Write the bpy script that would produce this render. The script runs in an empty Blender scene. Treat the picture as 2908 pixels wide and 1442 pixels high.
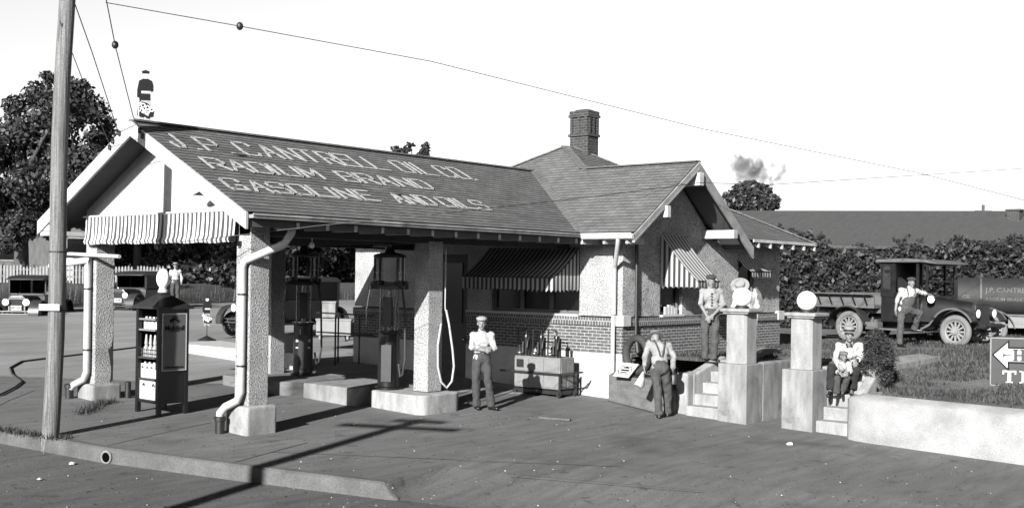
import bpy, math, random
import numpy as np
from mathutils import Vector, Matrix, Euler, noise
R = math.radians
scene = bpy.context.scene
COL = scene.collection

# ------------------------------------------------------------------ camera
CX, CY, CZ, YAW, F, U0, V0, ROLL = -10.7842, -14.6645, 2.1165, 0.7074, 3183.13, 1454.0, 783.08, 0.0142
SW, SH = 2908.0, 1442.0
cam_d = bpy.data.cameras.new('camera')
cam = bpy.data.objects.new('camera', cam_d)
COL.objects.link(cam)
cam.location = (CX, CY, CZ)
cam.rotation_euler = (Euler((R(90), 0, YAW - R(90))).to_matrix() @ Matrix.Rotation(ROLL, 3, 'Z')).to_euler()
cam_d.sensor_fit = 'HORIZONTAL'
cam_d.sensor_width = 36
cam_d.lens = F / SW * 36
cam_d.shift_y = (V0 - SH / 2) / SW
cam_d.clip_start = 0.1
cam_d.clip_end = 2000
scene.camera = cam

# ------------------------------------------------------------------ sky, sun, exposure
SUN_DIR = Vector((1.0, 0.32, -0.44)).normalized()      # the way the light travels
SUN_EL = math.asin(-SUN_DIR.z)
SUN_ROT = math.atan2(-SUN_DIR.x, -SUN_DIR.y)
world = bpy.data.worlds.new('World')
scene.world = world
world.use_nodes = True
wn, wl = world.node_tree.nodes, world.node_tree.links
wn.clear()
sky = wn.new('ShaderNodeTexSky')
sky.sky_type = 'NISHITA'
sky.sun_disc = False
sky.sun_elevation = SUN_EL
sky.sun_rotation = SUN_ROT
sky.dust_density = 3.0
sky.air_density = 1.0
bw = wn.new('ShaderNodeRGBToBW')
tc = wn.new('ShaderNodeTexCoord')
sep = wn.new('ShaderNodeSeparateXYZ')
ramp = wn.new('ShaderNodeMapRange')                     # bright milky haze low in the sky, deep sky above
ramp.inputs['From Min'].default_value = 0.255
ramp.inputs['From Max'].default_value = 0.31
ramp.inputs['To Min'].default_value = 1.0
ramp.inputs['To Max'].default_value = 0.02
mul = wn.new('ShaderNodeMath'); mul.operation = 'MULTIPLY'
bg = wn.new('ShaderNodeBackground')
bg.inputs['Strength'].default_value = 0.114
out = wn.new('ShaderNodeOutputWorld')
wl.new(sky.outputs[0], bw.inputs[0])
wl.new(tc.outputs['Generated'], sep.inputs[0])
wl.new(sep.outputs['Z'], ramp.inputs['Value'])
wl.new(bw.outputs[0], mul.inputs[0])
wl.new(ramp.outputs[0], mul.inputs[1])
wl.new(mul.outputs[0], bg.inputs['Color'])
wl.new(bg.outputs[0], out.inputs['Surface'])

sun_d = bpy.data.lights.new('sun', 'SUN')
sun_d.energy = 5.0
sun_d.angle = R(0.5)
sun_d.color = (1.0, 0.995, 0.985)
sun = bpy.data.objects.new('sun', sun_d)
COL.objects.link(sun)
sun.rotation_euler = SUN_DIR.to_track_quat('-Z', 'Y').to_euler()
sun.location = (-30, -20, 30)

scene.view_settings.view_transform = 'Standard'
scene.view_settings.look = 'None'
scene.view_settings.gamma = 1.0
scene.view_settings.use_curve_mapping = False
scene.view_settings.exposure = 1.42
scene.cycles.max_bounces = 6
scene.cycles.diffuse_bounces = 1
scene.cycles.transparent_max_bounces = 8
scene.cycles.volume_bounces = 0
try:
    scene.cycles.use_denoising = True
except Exception:
    pass

# ------------------------------------------------------------------ survey helpers: the photo measured into metres
CAMP = Vector((CX, CY, CZ))
FWD = Vector((math.cos(YAW), math.sin(YAW), 0))
RGT = Vector((math.sin(YAW), -math.cos(YAW), 0))
def ray(u, v):
    du, dv = u - U0, v - V0
    c, s = math.cos(ROLL), math.sin(ROLL)
    return FWD + RGT * ((c * du + s * dv) / F) + Vector((0, 0, -1)) * ((-s * du + c * dv) / F)
def at(u, v, d): return CAMP + ray(u, v) * d
def onz(u, v, z):
    r = ray(u, v); return CAMP + r * ((z - CZ) / r.z)
def gz(x, y):
    return -.462 + .0106 * max(-40, min(40, x)) + .0357 * max(-14, min(24, y))
def ong(u, v):
    P = onz(u, v, -.45)
    for _ in range(25): P = onz(u, v, gz(P.x, P.y))
    return P
def lz(x, y):
    t = lambda q: (lambda c: c*c*(3-2*c))(max(0, min(1, q)))
    f = t((x - 7.9) / 7.0); k = t((-5.6 - y) / 1.0)
    return .47*(1-k) + (.06 + .38*f)*k
def onlawn(u, v):
    P = onz(u, v, .25)
    for _ in range(40): P = onz(u, v, .5*(P.z + lz(P.x, P.y)))
    return P
FACE = YAW - R(90)            # turn that makes local -Y look back at the camera, local X run to the right

# ------------------------------------------------------------------ mesh collector
class MB:
    def __init__(s): s.v = []; s.f = []; s.uv = {}; s.mi = []; s.cur = 0
    def face(s, idx, uv=None):
        if uv: s.uv[len(s.f)] = uv
        s.f.append(tuple(idx)); s.mi.append(s.cur)
    def poly(s, pts, uv=None):
        n = len(s.v); s.v += [tuple(p) for p in pts]; s.face(range(n, n + len(pts)), uv); return s
    def bx(s, x0, x1, y0, y1, z0, z1, M=None):
        x0, x1 = min(x0, x1), max(x0, x1); y0, y1 = min(y0, y1), max(y0, y1); z0, z1 = min(z0, z1), max(z0, z1)
        n = len(s.v)
        p = [(x0,y0,z0),(x1,y0,z0),(x1,y1,z0),(x0,y1,z0),(x0,y0,z1),(x1,y0,z1),(x1,y1,z1),(x0,y1,z1)]
        if M is not None: p = [tuple(M @ Vector(q)) for q in p]
        s.v += p
        for q in ((0,3,2,1),(4,5,6,7),(0,1,5,4),(1,2,6,5),(2,3,7,6),(3,0,4,7)): s.face([n+i for i in q])
        return s
    def prism(s, pts, ext):
        """closed polygon pts (3-D) swept by vector ext"""
        n = len(s.v); k = len(pts); e = Vector(ext)
        s.v += [tuple(p) for p in pts] + [tuple(Vector(p) + e) for p in pts]
        s.face(range(n, n + k)); s.face(range(n + 2*k - 1, n + k - 1, -1))
        for i in range(k):
            j = (i + 1) % k
            s.face((n + j, n + i, n + k + i, n + k + j))
        return s
    def tube(s, pts, r, n=8, caps=True):
        pts = [Vector(p) for p in pts]; m = len(pts)
        rs = r if isinstance(r, (list, tuple)) else [r] * m
        base = len(s.v); up = None
        for i, p in enumerate(pts):
            t = (pts[min(i+1, m-1)] - pts[max(i-1, 0)]).normalized()
            if up is None: a = t.orthogonal().normalized()
            else: a = (up - t * up.dot(t)); a = a.normalized() if a.length > 1e-6 else t.orthogonal().normalized()
            up = a; b = t.cross(a)
            for k in range(n):
                w = 2 * math.pi * k / n
                s.v.append(tuple(p + (a * math.cos(w) + b * math.sin(w)) * rs[i]))
        for i in range(m - 1):
            for k in range(n):
                q = (k + 1) % n
                s.face((base+i*n+k, base+i*n+q, base+(i+1)*n+q, base+(i+1)*n+k))
        if caps:
            s.face([base + k for k in range(n)][::-1]); s.face([base + (m-1)*n + k for k in range(n)])
        return s
    def bar(s, a, b, w, h, up=(0, 0, 1)):
        a, b = Vector(a), Vector(b); t = (b - a).normalized(); u = Vector(up)
        x = t.cross(u)
        if x.length < 1e-5: x = t.orthogonal()
        x = x.normalized() * w / 2; u = x.cross(t).normalized() * h / 2
        n = len(s.v)
        for p in (a, b): s.v += [tuple(p - x - u), tuple(p + x - u), tuple(p + x + u), tuple(p - x + u)]
        for q in ((0,3,2,1),(4,5,6,7),(0,1,5,4),(1,2,6,5),(2,3,7,6),(3,0,4,7)): s.face([n+i for i in q])
        return s
    def lathe(s, prof, c=(0,0,0), n=20, M=None):
        """prof: (radius, height) from bottom to top about the local z axis"""
        base = len(s.v); c = Vector(c)
        for r, h in prof:
            for k in range(n):
                w = 2*math.pi*k/n
                p = Vector((r*math.cos(w), r*math.sin(w), h))
                if M is not None: p = M @ p
                s.v.append(tuple(c + p))
        for i in range(len(prof)-1):
            for k in range(n):
                q = (k+1) % n
                s.face((base+i*n+k, base+i*n+q, base+(i+1)*n+q, base+(i+1)*n+k))
        s.face([base+k for k in range(n)][::-1]); s.face([base+(len(prof)-1)*n+k for k in range(n)])
        return s
    def ball(s, c, r, n=14, m=8, M=None):
        if not isinstance(r, (tuple, list)): r = (r, r, r)
        c = Vector(c); base = len(s.v)
        for i in range(m+1):
            th = math.pi * i / m
            if i in (0, m):
                p = Vector((0, 0, r[2]*math.cos(th))); p = M @ p if M is not None else p
                s.v.append(tuple(c + p)); continue
            for k in range(n):
                w = 2*math.pi*k/n
                p = Vector((r[0]*math.sin(th)*math.cos(w), r[1]*math.sin(th)*math.sin(w), r[2]*math.cos(th)))
                p = M @ p if M is not None else p
                s.v.append(tuple(c + p))
        row = lambda i: base + 1 + (i-1)*n
        for k in range(n): s.face((base, row(1)+k, row(1)+(k+1) % n))
        for i in range(1, m-1):
            for k in range(n):
                q = (k+1) % n; s.face((row(i)+k, row(i+1)+k, row(i+1)+q, row(i)+q))
        last = len(s.v)-1
        for k in range(n): s.face((row(m-1)+k, last, row(m-1)+(k+1) % n))
        return s
    def cap(s, a, b, ra, rb, n=10):
        """closed tapered limb with round ends"""
        a, b = Vector(a), Vector(b); t = b - a; L = max(t.length, 1e-4); t = t / L
        pts, rs = [], []
        for k in (80, 55, 30): pts.append(a - t*ra*math.sin(R(k))); rs.append(ra*math.cos(R(k)))
        pts += [a, b]; rs += [ra, rb]
        for k in (30, 55, 80): pts.append(b + t*rb*math.sin(R(k))); rs.append(rb*math.cos(R(k)))
        return s.tube(pts, rs, n)
    def add_mesh(s, me, M=None):
        n = len(s.v)
        for v in me.vertices: s.v.append(tuple((M @ v.co) if M is not None else v.co))
        for p in me.polygons: s.face([n+i for i in p.vertices])
        return s
    def mesh(s, name):
        me = bpy.data.meshes.new(name)
        me.from_pydata(s.v, [], s.f)
        uvl = me.uv_layers.new(name='UVMap')
        nv = len(me.loops); uvs = np.zeros((nv, 2), np.float32)
        for p in me.polygons:
            u = s.uv.get(p.index)
            if u is None:
                nrm = p.normal; a = max(range(3), key=lambda i: abs(nrm[i]))
                for li in p.loop_indices:
                    c = me.vertices[me.loops[li].vertex_index].co
                    uvs[li] = (c.y, c.z) if a == 0 else ((c.x, c.z) if a == 1 else (c.x, c.y))
            else:
                for li, q in zip(p.loop_indices, u): uvs[li] = q
        uvl.data.foreach_set('uv', uvs.ravel())
        if any(s.mi): me.polygons.foreach_set('material_index', s.mi)
        return me
    def build(s, name, mats, parent=None, smooth=None, bevel=0, loc=None, rz=0, segs=2):
        me = s.mesh(name)
        o = bpy.data.objects.new(name, me)
        COL.objects.link(o)
        for m in (mats if isinstance(mats, (list, tuple)) else [mats]): me.materials.append(m)
        if smooth is not None:
            for p in me.polygons: p.use_smooth = True
            me.set_sharp_from_angle(angle=R(smooth))
        if parent is not None: o.parent = parent
        if loc is not None: o.location = loc; o.rotation_euler = (0, 0, rz)
        if bevel:
            b = o.modifiers.new('bevel', 'BEVEL'); b.width = bevel; b.segments = segs; b.limit_method = 'ANGLE'; b.angle_limit = R(40)
            b.harden_normals = False
        return o

def tag(o, label, cat, group=None):
    o['label'] = label; o['category'] = cat
    if group: o['group'] = group
    return o
def kind(o, k): o['kind'] = k; return o
def empty(name, loc=(0,0,0), rz=0):
    o = bpy.data.objects.new(name, None); COL.objects.link(o)
    o.location = loc; o.rotation_euler = (0, 0, rz); o.empty_display_size = .2
    return o
def copy_tree(o, parent=None):
    c = o.copy(); COL.objects.link(c)
    if parent is not None: c.parent = parent
    for ch in [q for q in bpy.data.objects if q.parent == o]: copy_tree(ch, c)
    return c
def text_mesh(body, size, ext=0.004, bold=0.0, align='CENTER', shear=0.0, space=1.0):
    cu = bpy.data.curves.new('text', 'FONT'); cu.body = body; cu.size = size; cu.extrude = ext
    cu.align_x = align; cu.align_y = 'CENTER'; cu.offset = bold; cu.shear = shear; cu.space_character = space
    cu.resolution_u = 3
    o = bpy.data.objects.new('text', cu); COL.objects.link(o)
    dg = bpy.context.evaluated_depsgraph_get(); dg.update()
    me = bpy.data.meshes.new_from_object(o.evaluated_get(dg))
    bpy.data.objects.remove(o); bpy.data.curves.remove(cu)
    return me
def frame(origin, xdir, ydir):
    """matrix whose local x, y lie along the given directions"""
    x = Vector(xdir).normalized(); y = Vector(ydir); y = (y - x*y.dot(x)).normalized(); z = x.cross(y)
    M = Matrix((x, y, z)).transposed().to_4x4(); M.translation = Vector(origin); return M

# ------------------------------------------------------------------ materials (monochrome place: greys only)
def mat(name, c, rough=.85, var=.0, scale=8.0, bump=0.0, bscale=None, metal=0.0, spec=.5, coord='Object', stretch=None,
        var2=0.0, scale2=1.0, detail=6.0, rot=None, stain=0.0, speck=0.0, sscale=60.0, bdist=.01):
    m = bpy.data.materials.new(name); m.use_nodes = True
    N, L = m.node_tree.nodes, m.node_tree.links
    p = N['Principled BSDF']; c = round(c * (.48 if name != 'opal_glass' else 1), 4)
    p.inputs['Base Color'].default_value = (c, c, c, 1)
    p.inputs['Roughness'].default_value = rough; p.inputs['Metallic'].default_value = metal
    p.inputs['Specular IOR Level'].default_value = spec
    if not (var or bump or var2 or speck): return m
    t = N.new('ShaderNodeTexCoord'); mp = N.new('ShaderNodeMapping'); L.new(t.outputs[coord], mp.inputs[0])
    if stretch: mp.inputs['Scale'].default_value = stretch
    if rot: mp.inputs['Rotation'].default_value = (0, 0, rot)
    cur = None
    def layer(v, sc, det, src, lo=.3, hi=.7):
        n = N.new('ShaderNodeTexNoise'); n.inputs['Scale'].default_value = sc; n.inputs['Detail'].default_value = det
        L.new(src, n.inputs['Vector'])
        r = N.new('ShaderNodeMapRange'); r.inputs['From Min'].default_value = lo; r.inputs['From Max'].default_value = hi
        r.inputs['To Min'].default_value = 1 - v; r.inputs['To Max'].default_value = 1 + v
        L.new(n.outputs['Fac'], r.inputs['Value']); return r.outputs[0]
    fs = []
    if var: fs.append(layer(var, scale, detail, mp.outputs[0]))
    if var2: fs.append(layer(var2, scale2, 3.0, t.outputs[coord]))
    if speck: fs.append(layer(speck, sscale, 2.0, t.outputs[coord], .42, .58))
    if stain:
        for sc_, lo_, hi_ in ((.55, .56, .72), (3.3, .62, .70)):
            n = N.new('ShaderNodeTexNoise'); n.inputs['Scale'].default_value = sc_; n.inputs['Detail'].default_value = 5; n.inputs['Distortion'].default_value = .6
            L.new(t.outputs[coord], n.inputs['Vector'])
            r = N.new('ShaderNodeMapRange'); r.inputs['From Min'].default_value = lo_; r.inputs['From Max'].default_value = hi_; r.inputs['To Min'].default_value = 1; r.inputs['To Max'].default_value = 1 - stain
            L.new(n.outputs['Fac'], r.inputs['Value']); fs.append(r.outputs[0])
    for f in fs:
        if cur is None: cur = f
        else:
            k = N.new('ShaderNodeMath'); k.operation = 'MULTIPLY'; L.new(cur, k.inputs[0]); L.new(f, k.inputs[1]); cur = k.outputs[0]
    if cur is not None:
        k = N.new('ShaderNodeMath'); k.operation = 'MULTIPLY'; k.inputs[1].default_value = c; L.new(cur, k.inputs[0])
        k2 = N.new('ShaderNodeMath'); k2.operation = 'MINIMUM'; k2.inputs[1].default_value = .86; L.new(k.outputs[0], k2.inputs[0])
        L.new(k2.outputs[0], p.inputs['Base Color'])
    if bump:
        n = N.new('ShaderNodeTexNoise'); n.inputs['Scale'].default_value = bscale or scale*2; n.inputs['Detail'].default_value = 4
        L.new(mp.outputs[0], n.inputs['Vector'])
        b = N.new('ShaderNodeBump'); b.inputs['Strength'].default_value = bump; b.inputs['Distance'].default_value = bdist
        L.new(n.outputs['Fac'], b.inputs['Height']); L.new(b.outputs[0], p.inputs['Normal'])
    return m

def stucco_mat(name, c, lo, sc=26):
    """pebble dash: pale mortar with dark gaps between the pebbles"""
    m = mat(name, c, .95); N, L = m.node_tree.nodes, m.node_tree.links; p = N['Principled BSDF']
    t = N.new('ShaderNodeTexCoord')
    n = N.new('ShaderNodeTexNoise'); n.inputs['Scale'].default_value = sc; n.inputs['Detail'].default_value = 2.5; n.inputs['Roughness'].default_value = .6
    L.new(t.outputs['Object'], n.inputs['Vector'])
    r = N.new('ShaderNodeMapRange'); r.inputs['From Min'].default_value = .36; r.inputs['From Max'].default_value = .54
    r.inputs['To Min'].default_value = lo; r.inputs['To Max'].default_value = c
    L.new(n.outputs['Fac'], r.inputs['Value'])
    n2 = N.new('ShaderNodeTexNoise'); n2.inputs['Scale'].default_value = 2.2; n2.inputs['Detail'].default_value = 6
    L.new(t.outputs['Object'], n2.inputs['Vector'])
    r2 = N.new('ShaderNodeMapRange'); r2.inputs['From Min'].default_value = .3; r2.inputs['From Max'].default_value = .7
    r2.inputs['To Min'].default_value = .72; r2.inputs['To Max'].default_value = 1.10
    L.new(n2.outputs['Fac'], r2.inputs['Value'])
    k = N.new('ShaderNodeMath'); k.operation = 'MULTIPLY'; L.new(r.outputs[0], k.inputs[0]); L.new(r2.outputs[0], k.inputs[1])
    L.new(k.outputs[0], p.inputs['Base Color'])
    b = N.new('ShaderNodeBump'); b.inputs['Strength'].default_value = 1.0; b.inputs['Distance'].default_value = .035
    L.new(n.outputs['Fac'], b.inputs['Height']); L.new(b.outputs[0], p.inputs['Normal'])
    return m
def brick_mat(name, c1, c2, mortar, bw_=.205, rh=.0665, ms=.009):
    m = mat(name, c1, .9); N, L = m.node_tree.nodes, m.node_tree.links; p = N['Principled BSDF']
    t = N.new('ShaderNodeTexCoord')
    b = N.new('ShaderNodeTexBrick'); b.inputs['Scale'].default_value = 1.0
    b.inputs['Brick Width'].default_value = bw_; b.inputs['Row Height'].default_value = rh; b.inputs['Mortar Size'].default_value = ms
    b.inputs['Mortar Smooth'].default_value = .1; b.inputs['Bias'].default_value = 0
    b.inputs['Color1'].default_value = (c1,)*3 + (1,); b.inputs['Color2'].default_value = (c2,)*3 + (1,); b.inputs['Mortar'].default_value = (mortar,)*3 + (1,)
    L.new(t.outputs['UV'], b.inputs['Vector'])
    n = N.new('ShaderNodeTexNoise'); n.inputs['Scale'].default_value = 14; n.inputs['Detail'].default_value = 5; L.new(t.outputs['Object'], n.inputs['Vector'])
    r = N.new('ShaderNodeMapRange'); r.inputs['From Min'].default_value = .3; r.inputs['From Max'].default_value = .7
    r.inputs['To Min'].default_value = .7; r.inputs['To Max'].default_value = 1.25; L.new(n.outputs['Fac'], r.inputs['Value'])
    mx = N.new('ShaderNodeVectorMath'); mx.operation = 'SCALE'; L.new(b.outputs['Color'], mx.inputs[0]); L.new(r.outputs[0], mx.inputs['Scale'])
    L.new(mx.outputs[0], p.inputs['Base Color'])
    bp = N.new('ShaderNodeBump'); bp.invert = True; bp.inputs['Strength'].default_value = .5; bp.inputs['Distance'].default_value = .008
    L.new(b.outputs['Fac'], bp.inputs['Height']); L.new(bp.outputs[0], p.inputs['Normal'])
    return m
def stripe_mat(name, a, b, period, duty=.5, rough=.9):
    """cloth stripes along the UV u axis (metres)"""
    m = mat(name, a, rough); N, L = m.node_tree.nodes, m.node_tree.links; p = N['Principled BSDF']
    t = N.new('ShaderNodeTexCoord'); s = N.new('ShaderNodeSeparateXYZ'); L.new(t.outputs['UV'], s.inputs[0])
    d = N.new('ShaderNodeMath'); d.operation = 'DIVIDE'; d.inputs[1].default_value = period; L.new(s.outputs[0], d.inputs[0])
    f = N.new('ShaderNodeMath'); f.operation = 'FRACT'; L.new(d.outputs[0], f.inputs[0])
    g = N.new('ShaderNodeMath'); g.operation = 'GREATER_THAN'; g.inputs[1].default_value = duty; L.new(f.outputs[0], g.inputs[0])
    r = N.new('ShaderNodeMapRange'); r.inputs['To Min'].default_value = a; r.inputs['To Max'].default_value = b; L.new(g.outputs[0], r.inputs['Value'])
    L.new(r.outputs[0], p.inputs['Base Color'])
    return m
def shingle_mat(name, c):
    m = mat(name, c, .8, spec=.35); N, L = m.node_tree.nodes, m.node_tree.links; p = N['Principled BSDF']
    t = N.new('ShaderNodeTexCoord')
    b = N.new('ShaderNodeTexBrick'); b.inputs['Scale'].default_value = 1.0
    b.inputs['Brick Width'].default_value = .26; b.inputs['Row Height'].default_value = .125; b.inputs['Mortar Size'].default_value = .007
    b.inputs['Mortar Smooth'].default_value = .2
    b.inputs['Color1'].default_value = (c*.88,)*3 + (1,); b.inputs['Color2'].default_value = (c*1.14,)*3 + (1,); b.inputs['Mortar'].default_value = (c*.4,)*3 + (1,)
    L.new(t.outputs['UV'], b.inputs['Vector'])
    n = N.new('ShaderNodeTexNoise'); n.inputs['Scale'].default_value = 2.2; n.inputs['Detail'].default_value = 8; n.inputs['Roughness'].default_value = .7
    L.new(t.outputs['UV'], n.inputs['Vector'])
    r = N.new('ShaderNodeMapRange'); r.inputs['From Min'].default_value = .3; r.inputs['From Max'].default_value = .7
    r.inputs['To Min'].default_value = .72; r.inputs['To Max'].default_value = 1.3; L.new(n.outputs['Fac'], r.inputs['Value'])
    mx = N.new('ShaderNodeVectorMath'); mx.operation = 'SCALE'; L.new(b.outputs['Color'], mx.inputs[0]); L.new(r.outputs[0], mx.inputs['Scale'])
    L.new(mx.outputs[0], p.inputs['Base Color'])
    n3 = N.new('ShaderNodeTexNoise'); n3.inputs['Scale'].default_value = 120; L.new(t.outputs['UV'], n3.inputs['Vector'])
    bp = N.new('ShaderNodeBump'); bp.inputs['Strength'].default_value = .4; bp.inputs['Distance'].default_value = .006
    L.new(n3.outputs['Fac'], bp.inputs['Height']); L.new(bp.outputs[0], p.inputs['Normal'])
    return m

K = {}
K['stucco'] = stucco_mat('pebble_stucco', .355, .10, 40)
K['plaster'] = mat('lime_plaster', .66, .95, var=.10, scale=5, bump=.3, bscale=40, speck=.06, sscale=45)
K['brick'] = brick_mat('brick', .045, .07, .26, ms=.0075)
K['soldier'] = brick_mat('soldier_brick', .045, .07, .24, bw_=.072, rh=.30, ms=.009)
K['chimney'] = brick_mat('chimney_brick', .015, .028, .06)
K['shingle'] = shingle_mat('asphalt_shingle', .095)
K['white'] = mat('white_paint', .70, .6, var=.16, scale=7, var2=.12, scale2=1.5)
K['letter'] = mat('white_shingle', .60, .8, var=.25, scale=9)
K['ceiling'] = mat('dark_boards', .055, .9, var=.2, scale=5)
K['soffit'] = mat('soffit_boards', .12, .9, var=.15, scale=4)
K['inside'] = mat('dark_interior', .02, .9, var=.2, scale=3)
K['glass_dark'] = mat('window_glass', .012, .12, spec=.5)
K['frame_dark'] = mat('dark_frame_paint', .05, .6, var=.2, scale=8)
K['galv'] = mat('galvanised_white_pipe', .70, .5, var=.07, scale=8)
K['iron'] = mat('black_iron', .022, .5, var=.3, scale=12)
K['black'] = mat('black_paint', .014, .32, var=.2, scale=6)
K['steel'] = mat('bright_steel', .55, .25, metal=.9)
K['concrete'] = mat('concrete', .34, .92, var=.34, stain=.3, stretch=(2, 2, .7), scale=3.0, bump=.25, bscale=30, var2=.12, scale2=.8, speck=.08, sscale=50)
K['concrete_pale'] = mat('pale_concrete', .43, .92, var=.26, stain=.25, stretch=(2, 2, .7), scale=3.0, bump=.25, bscale=30, var2=.12, scale2=.9, speck=.08, sscale=45)
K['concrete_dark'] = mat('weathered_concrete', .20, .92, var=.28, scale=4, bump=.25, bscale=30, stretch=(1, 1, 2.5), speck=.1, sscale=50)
K['pavement'] = mat('pavement_concrete', .19, .85, var=.2, scale=2.2, bump=.25, bscale=25, stretch=(.5, 3.0, 1), rot=R(-52), var2=.18, scale2=.35, speck=.10, sscale=38, stain=.42)
K['street'] = mat('street_asphalt', .13, .85, var=.22, scale=2.2, bump=.4, bscale=30, stretch=(.5, 3.0, 1), rot=R(-52), var2=.18, scale2=.3, speck=.14, sscale=34, stain=.35)
K['side'] = mat('flared_dusty_street', .34, .9, var=.18, scale=.8, stretch=(.5, 2.0, 1), rot=R(-52), var2=.2, scale2=.25, speck=.1, sscale=30)  # pale dust colour, raised to imitate light flare on the left
K['crack'] = mat('pavement_joint', .035, .95)
K['earth'] = mat('bare_earth', .15, .95, var=.35, scale=1.6, bump=.5, bscale=14, var2=.25, scale2=.5, speck=.3, sscale=26)
K['grass'] = mat('grass_blades', .05, .7, var=.3, scale=.8)
K['leaf'] = mat('leaf', .042, .6, var=.35, scale=.9, spec=.35)
K['leaf_dark'] = mat('leaf_dark', .04, .5, var=.35, scale=.9)
K['conifer'] = mat('conifer_scales', .05, .7, var=.3, scale=6)
K['bark'] = mat('bark', .08, .9, var=.3, scale=6, stretch=(1, 1, .2), bump=.5)
K['pole'] = mat('pole_wood', .22, .85, var=.6, scale=12, stretch=(4, 4, .10), bump=.9, bscale=20, speck=.10, sscale=30)
K['wood'] = mat('weathered_wood', .14, .85, var=.3, scale=6, stretch=(1, 1, .3))
K['picket'] = mat('picket_paint', .32, .85, var=.25, scale=3)
K['stripe'] = stripe_mat('awning_stripes', .37, .03, .125, .55)
K['stripe_wide'] = stripe_mat('awning_stripes_wide', .28, .018, .125, .5)
K['stripe_fine'] = stripe_mat('awning_top_stripes', .33, .025, .135, .6)
K['skin'] = mat('skin', .30, .6)
K['skin_tan'] = mat('tanned_skin', .25, .6)
K['shirt'] = mat('white_shirt_cloth', .64, .9, var=.08, scale=7, bump=.8, bscale=11, bdist=.05)
K['shirt_grey'] = mat('work_shirt_cloth', .40, .9, var=.14, scale=7, bump=.6, bscale=9, bdist=.03)
K['trouser'] = mat('wool_trousers', .065, .9, var=.25, scale=9, bump=.7, bscale=8, bdist=.04, speck=.15)
K['trouser_black'] = mat('black_trousers', .016, .9, var=.2, scale=9, bump=.6, bscale=8, bdist=.04)
K['denim'] = mat('denim', .085, .9, var=.28, scale=8, bump=.7, bscale=8, bdist=.04, speck=.15)
K['shoe'] = mat('shoe_leather', .015, .4)
K['cap_dark'] = mat('dark_tweed', .06, .95, var=.3, scale=40)
K['cap_light'] = mat('light_check_tweed', .42, .95, var=.35, scale=55)
K['straw'] = mat('straw', .36, .8, var=.2, scale=50)
K['band'] = mat('hat_band', .015, .7)
K['rubber'] = mat('tyre_rubber', .055, .8, var=.2, scale=12)
K['rubber_grey'] = mat('dusty_grey_tyre', .22, .85, var=.12, scale=7)
K['hose_pale'] = mat('pale_air_hose', .62, .6)
K['opal'] = mat('opal_glass', .86, .25)
K['tin_white'] = mat('white_tin', .74, .5, var=.06, scale=20)
K['tin_grey'] = mat('grey_enamel_panel', .30, .45, var=.10, scale=6)
K['cart'] = mat('cart_enamel', .26, .6, var=.14, scale=6, speck=.08)
K['truck'] = mat('truck_black_paint', .022, .35, var=.35, scale=5)
K['truck_dust'] = mat('dusty_truck_boards', .15, .75, var=.25, scale=4, stretch=(1, 1, 3))
K['fender'] = mat('dusty_black_fender', .05, .4, var=.25, scale=5)
K['spoke'] = mat('wheel_spokes', .36, .6, var=.1, scale=9)
K['plate'] = mat('number_plate', .70, .5)
K['sign_grey'] = mat('sign_grey_enamel', .05, .6, var=.08, scale=5)
K['sign_white'] = mat('sign_white_enamel', .78, .5)
K['sign_dark'] = mat('sign_dark_enamel', .015, .9, spec=.2)
K['shed_roof'] = mat('shed_roofing', .075, .9, var=.15, scale=2, stretch=(.3, 3, 3), speck=.12, sscale=12)
K['board_white'] = mat('whitewashed_boards', .66, .9, var=.15, scale=3)
K['mountain'] = mat('scrub', .06, .95, var=.4, scale=.8)
g = bpy.data.materials.new('pump_glass'); g.use_nodes = True; q = g.node_tree.nodes['Principled BSDF']
q.inputs['Base Color'].default_value = (.8, .8, .8, 1); q.inputs['Roughness'].default_value = .05; q.inputs['Transmission Weight'].default_value = .85; q.inputs['IOR'].default_value = 1.3
K['pump_glass'] = g
g = bpy.data.materials.new('clear_pane'); g.use_nodes = True; q = g.node_tree.nodes['Principled BSDF']
q.inputs['Base Color'].default_value = (.7, .7, .7, 1); q.inputs['Roughness'].default_value = .03; q.inputs['Transmission Weight'].default_value = 1; q.inputs['IOR'].default_value = 1.02
K['pane'] = g

def split(o):
    """separate the loose pieces of a part into parts of their own"""
    me = o.data; n = len(me.vertices); par = list(range(n))
    def fd(a):
        while par[a] != a: par[a] = par[par[a]]; a = par[a]
        return a
    for e in me.edges:
        a, b = fd(e.vertices[0]), fd(e.vertices[1])
        if a != b: par[a] = b
    groups = {}
    for p in me.polygons: groups.setdefault(fd(p.vertices[0]), []).append(p)
    if len(groups) < 2: return [o]
    res = []
    for k, ps in groups.items():
        ids = sorted({v for p in ps for v in p.vertices}); mp = {v: i for i, v in enumerate(ids)}
        nm = bpy.data.meshes.new(o.name); nm.from_pydata([tuple(me.vertices[v].co) for v in ids], [], [[mp[v] for v in p.vertices] for p in ps])
        for m_ in me.materials: nm.materials.append(m_)
        uv = nm.uv_layers.new(name='UVMap'); src = me.uv_layers[0]; i = 0
        for p in ps:
            for li in p.loop_indices: uv.data[i].uv = src.data[li].uv; i += 1
        c = o.copy(); c.data = nm; COL.objects.link(c); res.append(c)
    base = o.name.split('.')[0]; bpy.data.objects.remove(o)
    for c in res: c.name = base
    return res
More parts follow.
